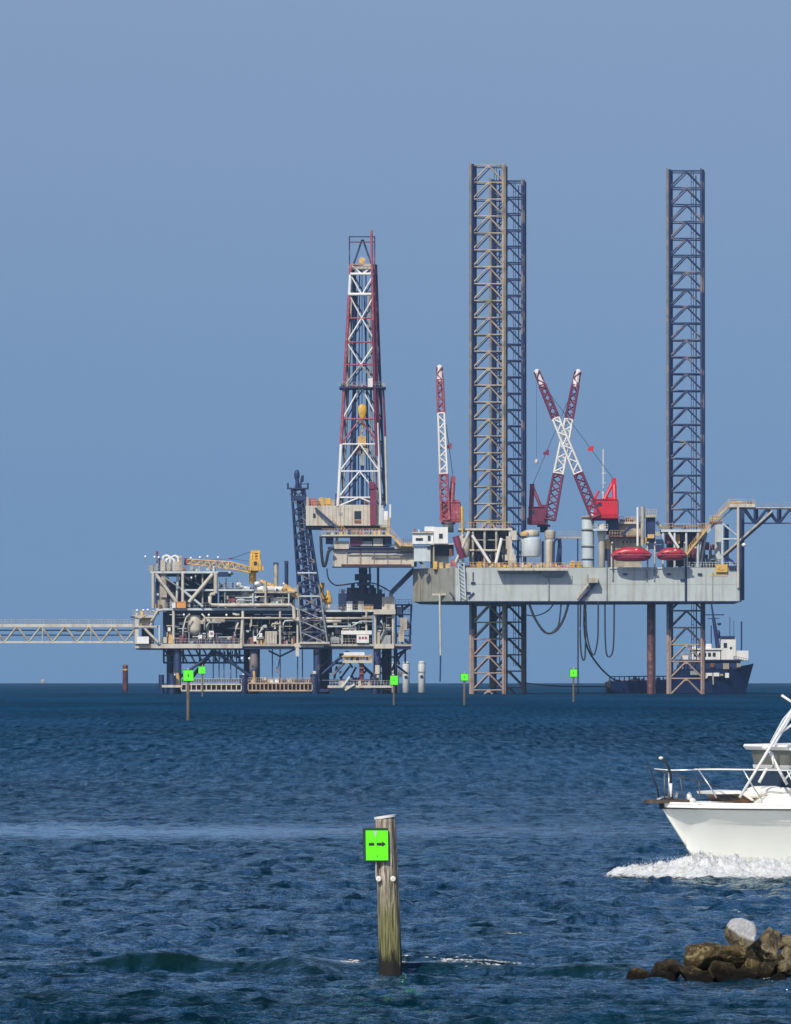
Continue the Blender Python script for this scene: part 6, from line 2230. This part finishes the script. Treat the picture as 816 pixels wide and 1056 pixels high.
    for side, dx in ((1, 0), (-1, 6)):
        tube('tower_leg', [Q(763 + dx, 822.5, side), Q(790 + dx * .6, 778, side), Q(816 + dx * .4, 734, side), Q(829, 712, side)], .027, M['white'] if side > 0 else M['pale'])
    tube('tower_leg', [Q(789, 778, .4), Q(803, 757, .4), Q(816, 748, .4), Q(838, 730, .4)], .026, CANVAS)
    tube('tower_leg', [Q(795, 766, .5), Q(808, 742, .5), Q(820, 728, .5)], .02, M['pale'])
    tube('tower_brace', [Q(794, 775, .9), Q(804, 795, .9), Q(812, 809, .9)], .028, M['white'])
    tube('tower_brace', [Q(783, 807, .6), Q(791, 792.5, .6)], .03, M['white'])
    tube('tower_brace', [Q(796, 776, .9), Q(798.5, 788, .9), Q(797.5, 792, .9)], .03, M['white'])
    tube('tower_brace', [Q(808, 806, .6), Q(822, 790, .6)], .022, M['pale'])
    tube('outrigger', [Q(806.3, 717, .8), Q(816, 723.5, .8), Q(870, 757, .8)], .024, CANVAS)


M['rust_b'] = mat('varnished_hatch', (.10, .045, .02), rough=.35, var=.25, scale=5)
motor_boat()


def foam_build(k):
    n1 = k.noise(k.pos, (6, 6, 9), 6, .7, .6)
    n2 = k.noise(k.pos, (22, 22, 26), 5, .7)
    c = k.mix(k.rng(n1, .36, .50), (.62, .63, .52), (.93, .93, .90))
    c = k.mix(k.rng(n2, .58, .72, 0, .5), c, (.5, .56, .50))
    k.bump(n2, .06, 1.0)
    # thin foam lets the water through in lacy holes, more so low down and at the spray's upper edge
    n3 = k.noise(k.pos, (13, 13, 17), 6, .75, .4)
    zz = k.z()
    a = k.mth('ADD', n3, k.mth('MULTIPLY', k.rng(zz, .02, .14), .30))
    a = k.mth('SUBTRACT', a, k.mth('MULTIPLY', k.rng(zz, .26, .50), .26))
    k.L(k.rng(a, .50, .62), k.bs.inputs['Alpha'])
    return c


FOAM = node_mat('sea_foam', foam_build, .9)


def bow_wave():
    m = MB()
    prof = [(622, -.02), (630, .08), (645, .16), (662, .22), (680, .26), (700, .31), (712, .38), (722, .40), (735, .35), (760, .33), (790, .30), (816, .30), (860, .34), (930, .28), (1020, .20), (1120, .14), (1190, .10), (1210, .0)]
    xs = np.linspace(622, 1210, 800)
    ds = np.linspace(132.6, 140.4, 84)
    vs = []
    for x in xs:
        h0 = np.interp(x, [p[0] for p in prof], [p[1] for p in prof])
        cx = 137.2 + .9 * np.clip((700 - x) / 70, 0, 1)
        for d in ds:
            X = (x - 408) / F * 138
            u = (d - cx) / ((.75 + 1.1 * h0) * (1.9 if d < cx else 1))
            e = math.exp(-u * u * 1.2)
            p = Vector((X * 2.2, d * 1.5, 3))
            n = noise.fractal(p * 1.6, .6, 2.2, 5) 
            n2 = noise.noise(Vector((X * 11, d * 6, 1)))
            n3 = noise.noise(Vector((X * 26, d * 14, 5)))
            z = h0 * e * (1 + .24 * n) + .022 * n2 * (e + .15) + .010 * n3 * e + .05 * n * e - .0 - .10 * (1 - e)
            vs.append((X, d, z))
    nd = len(ds)
    fs = []
    for i in range(len(xs) - 1):
        for j in range(nd - 1):
            k = i * nd + j
            q = (k, k + nd, k + nd + 1, k + 1)
            if max(vs[a][2] for a in q) > -.10:
                fs.append(q)
    m.add(vs, fs)
    # spray: small droplets and clots thrown above the crest
    ico = [(0, 0, 1), (.9, 0, .2), (-.5, .8, .2), (-.5, -.8, .2), (0, 0, -1)]
    icf = [(0, 1, 2), (0, 2, 3), (0, 3, 1), (4, 2, 1), (4, 3, 2), (4, 1, 3)]
    rr = random.Random(9)
    for k in range(6500):
        x = rr.gauss(728, 26) if k % 2 else rr.uniform(640, 1000)
        h0 = np.interp(x, [p[0] for p in prof], [p[1] for p in prof])
        X = (x - 408) / F * 138
        d = rr.gauss(137.2 + .9 * max(0, min(1, (700 - x) / 70)), .45)
        z = h0 * rr.uniform(.5, 1.1) + abs(rr.gauss(0, .045)) - .02
        r = rr.uniform(.004, .013) * (1.3 if z < h0 else .8)
        m.add([(a * r + X, b * r + d, c * r + z) for a, b, c in ico], icf)
    o = m.make('bow_wave', FOAM, None, True)
    o['kind'] = 'stuff'


bow_wave()


def foam_patches():
    m = MB()
    rr = random.Random(12)
    ico = [(0, 0, .5), (1.6, 0, .1), (0, 1, .1), (-1.6, 0, .1), (0, -1, .1), (0, 0, -.3)]
    icf = [(0, 1, 2), (0, 2, 3), (0, 3, 4), (0, 4, 1), (5, 2, 1), (5, 3, 2), (5, 4, 3), (5, 1, 4)]
    def streak(x0, y0, x1, y1, n, spread, w):
        for k in range(n):
            f = rr.random()
            px = x0 + (x1 - x0) * f + rr.gauss(0, w)
            D = Dw(y0 + (y1 - y0) * f + rr.gauss(0, spread))
            X = (px - 408) / F * D
            z = wz(X, D)
            r = rr.uniform(.006, .022)
            m.add([(a * r + X, b * r * 2 + D, c * r + z + .004) for a, b, c in ico], icf)
    streak(448, 998.5, 520, 999.5, 1100, 1.3, 5)
    streak(520, 999, 560, 1001, 160, 1.0, 5)
    streak(352, 999, 368, 995.5, 260, .8, 2)
    streak(413, 994, 425, 1000, 110, 1.0, 2)
    streak(386, 1001.5, 420, 1002, 60, .6, 4)
    streak(780, 1011, 800, 1013, 40, .8, 4)
    o = m.make('wave_foam', FOAM, None, True)
    o['kind'] = 'stuff'


foam_patches()


# ---------------------------------------------------------------- breakwater rocks
def rock_build(light, white=False):
    def b(k):
        n = k.noise(k.pos, (11, 11, 11), 8, .7, .6)
        n2 = k.noise(k.pos, (34, 34, 34), 6, .75)
        big = k.noise(k.pos, (3.2, 3.2, 3.2), 4, .6)
        c = k.mix(k.rng(n, .36, .62), (.085, .065, .035), light)
        c = k.mix(k.rng(big, .5, .64, 0, .8), c, (.045, .035, .022))
        c = k.mix(k.rng(n2, .55, .75, 0, .6), c, (.38, .33, .22) if light[0] > .2 else (.15, .12, .06))
        och = k.noise(k.pos, (11, 11, 8), 5, .7)
        c = k.mix(k.rng(och, .52, .60, 0, .9), c, (.44, .34, .15) if light[0] > .15 else (.24, .16, .055))
        zz = k.z()
        zn = k.mth('ADD', zz, k.mth('MULTIPLY', k.noise(k.pos, (5, 5, 5), 4), .36))
        c = k.mix(k.rng(zn, .44, .26), c, (.014, .011, .007))
        if white:
            sx = k.nt.nodes.new('ShaderNodeSeparateXYZ')
            k.L(k.gen, sx.inputs[0])
            # droppings cover the crown and run down its right side
            v = k.mth('ADD', sx.outputs['Z'], k.mth('MULTIPLY', sx.outputs['X'], .55))
            v = k.mth('ADD', v, k.mth('MULTIPLY', k.noise(k.pos, (6, 6, 6), 4, .6), .35))
            v = k.mth('SUBTRACT', v, k.mth('MULTIPLY', sx.outputs['Y'], .1))
            c = k.mix(k.rng(v, .90, 1.0), c, k.mix(k.rng(n, .3, .7), (.62, .60, .59), (.88, .86, .84)))
        k.bs.inputs['Specular IOR Level'].default_value = .15
        k.bump(k.mth('ADD', n, k.mth('MULTIPLY', n2, .6)), .10, 1.0)
        return c
    return b


ROCKM = {'tan': node_mat('tan_boulder', rock_build((.50, .41, .25)), .85), 'brown': node_mat('brown_boulder', rock_build((.19, .135, .06)), .8),
         'dark': node_mat('dark_wet_boulder', rock_build((.07, .05, .024)), .5), 'white': node_mat('droppings_boulder', rock_build((.30, .25, .17), True), .85)}


def rock(label, x0, y0, x1, y1, D, kind, seed, flat=1.0, rot=0.0, nb=17, top=None, hr=(.46, .90)):
    rnd = random.Random(seed)
    s = D / F
    c = P((x0 + x1) / 2, (y0 + y1) / 2, D)
    hx, hz = (x1 - x0) / 2 * s, (y1 - y0) / 2 * s
    hy = (hx + hz) / 2 * 1.05 * flat
    planes = []
    for _ in range(nb):
        n = Vector((rnd.gauss(0, 1), rnd.gauss(0, 1), rnd.gauss(0, 1))).normalized()
        planes.append((n, rnd.uniform(*hr)))
    bm = bmesh.new()
    bmesh.ops.create_icosphere(bm, subdivisions=5, radius=1.0)
    off = Vector((seed * 3.1, seed * 1.7, 0))
    R = Matrix.Rotation(rot, 3, 'Y')
    pts = []
    for v in bm.verts:
        d = v.co.normalized()
        acc = 1.0
        for n, h in planes:
            q = d.dot(n)
            if q > .05:
                acc = min(acc, h / q)
        sm = acc + .055 * noise.fractal(d * 2.4 + off, .8, 2.2, 7) + .018 * noise.noise(d * 9 + off) + .012 * noise.noise(d * 21 + off)
        pts.append(R @ (d * sm))
    lo = [min(p[i] for p in pts) for i in range(3)]
    hi = [max(p[i] for p in pts) for i in range(3)]
    for v, p in zip(bm.verts, pts):
        q = [(p[i] - lo[i]) / (hi[i] - lo[i]) * 2 - 1 for i in range(3)]
        v.co = Vector((q[0] * hx, q[1] * hy, q[2] * hz))
    me = bpy.data.meshes.new('rock')
    bm.to_mesh(me)
    bm.free()
    me.materials.append(ROCKM[kind])
    me.polygons.foreach_set('use_smooth', [True] * len(me.polygons))
    o = link('boulder', me, Matrix.Translation(c + Vector((0, hy * .3, 0))))
    tag(o, label, 'rock', 'boulders of the breakwater tip')


DR = Dw(1012)
for args in (
    ('grey boulder capped with white bird droppings, tallest of the heap', 747.5, 946.5, 781, 983, DR + .55, 'white', 3, 1.0, .35, 9, None, (.50, .86)),
    ('pale mottled boulder right of the white capped one', 776, 956, 808, 996, DR + .7, 'tan', 14, 1.0, -.2),
    ('low tan boulder touching the right edge of the picture, behind the mottled one', 801, 964, 832, 982, DR + 1.1, 'tan', 22),
    ('small pale rock wedged on the right between two tan boulders', 806, 977, 826, 995, DR + .45, 'tan', 31),
    ('round pale rock low on the right edge by the water', 799, 989, 823, 1009, DR + .1, 'tan', 41),
    ('big brown boulder forming the left shoulder of the heap', 704.5, 972, 752, 1010, DR + .5, 'brown', 5, .9, .15),
    ('flat brown slab leaning directly below the white capped boulder', 742, 974, 771, 999, DR + .35, 'brown', 63, 1.0, .6),
    ('large black wet boulder in the middle at the waterline', 730, 990, 764, 1018, DR + .1, 'dark', 74),
    ('yellowish low rock at the waterline left of the black wet boulder', 700, 996, 725, 1016, DR + .05, 'brown', 84),
    ('dark round boulder left of the brown shoulder boulder', 671.5, 989, 704, 1016, DR + .3, 'dark', 91),
    ('leftmost small rock, rusty brown, just breaking the water', 646, 998, 678, 1020, DR + .25, 'brown', 102),
    ('low dark rock in front of the round dark boulder', 662, 1000, 697, 1021, DR, 'dark', 111),
    ('small brown stone stuck below the white capped boulder on its right', 768, 988, 785, 1007, DR + .3, 'brown', 124),
    ('dark rock with greyish top low beneath the mottled boulder', 776, 992, 803, 1019, DR + .1, 'dark', 131),
    ('black wet rock at the waterline under the brown slab', 755, 998, 782, 1020, DR, 'dark', 140),
    ('small wet stone at the waterline near the right edge', 792, 1003, 812, 1019, DR - .05, 'dark', 151),
    ('dark rock filling the gap behind the middle of the heap', 748, 978, 800, 1012, DR + 1.5, 'dark', 171),
    ('dark rock behind the big brown shoulder boulder', 722, 984, 770, 1012, DR + 1.7, 'dark', 181),
    ('dark rock deep between the pale rocks on the right edge', 786, 982, 822, 1014, DR + 1.4, 'dark', 191),
    ('small brown rock at the waterline between the yellowish rock and the black boulder', 717, 1001, 738, 1018, DR - .02, 'brown', 163),
):
    rock(*args)

# ------------------------------------------------------------------ haze
def build_haze():
    m = bpy.data.materials.new('sea_haze')
    m.use_nodes = True
    nt = m.node_tree
    for n in list(nt.nodes):
        nt.nodes.remove(n)
    v = nt.nodes.new('ShaderNodeVolumePrincipled')
    v.inputs['Color'].default_value = (.5, .74, 1.0, 1)
    v.inputs['Density'].default_value = HAZE
    v.inputs['Anisotropy'].default_value = 0.0
    o = nt.nodes.new('ShaderNodeOutputMaterial')
    nt.links.new(v.outputs[0], o.inputs['Volume'])
    lo, hi = Vector((-8600, -1600, -13)), Vector((8600, 8400, 125))
    me = raw_mesh('haze', [tuple(lo[i] if (c[i] < 0) else hi[i] for i in range(3)) for c in BOXV], BOXF, m)
    h = link('haze', me, Matrix.Identity(4))
    h['kind'] = 'stuff'


build_haze()
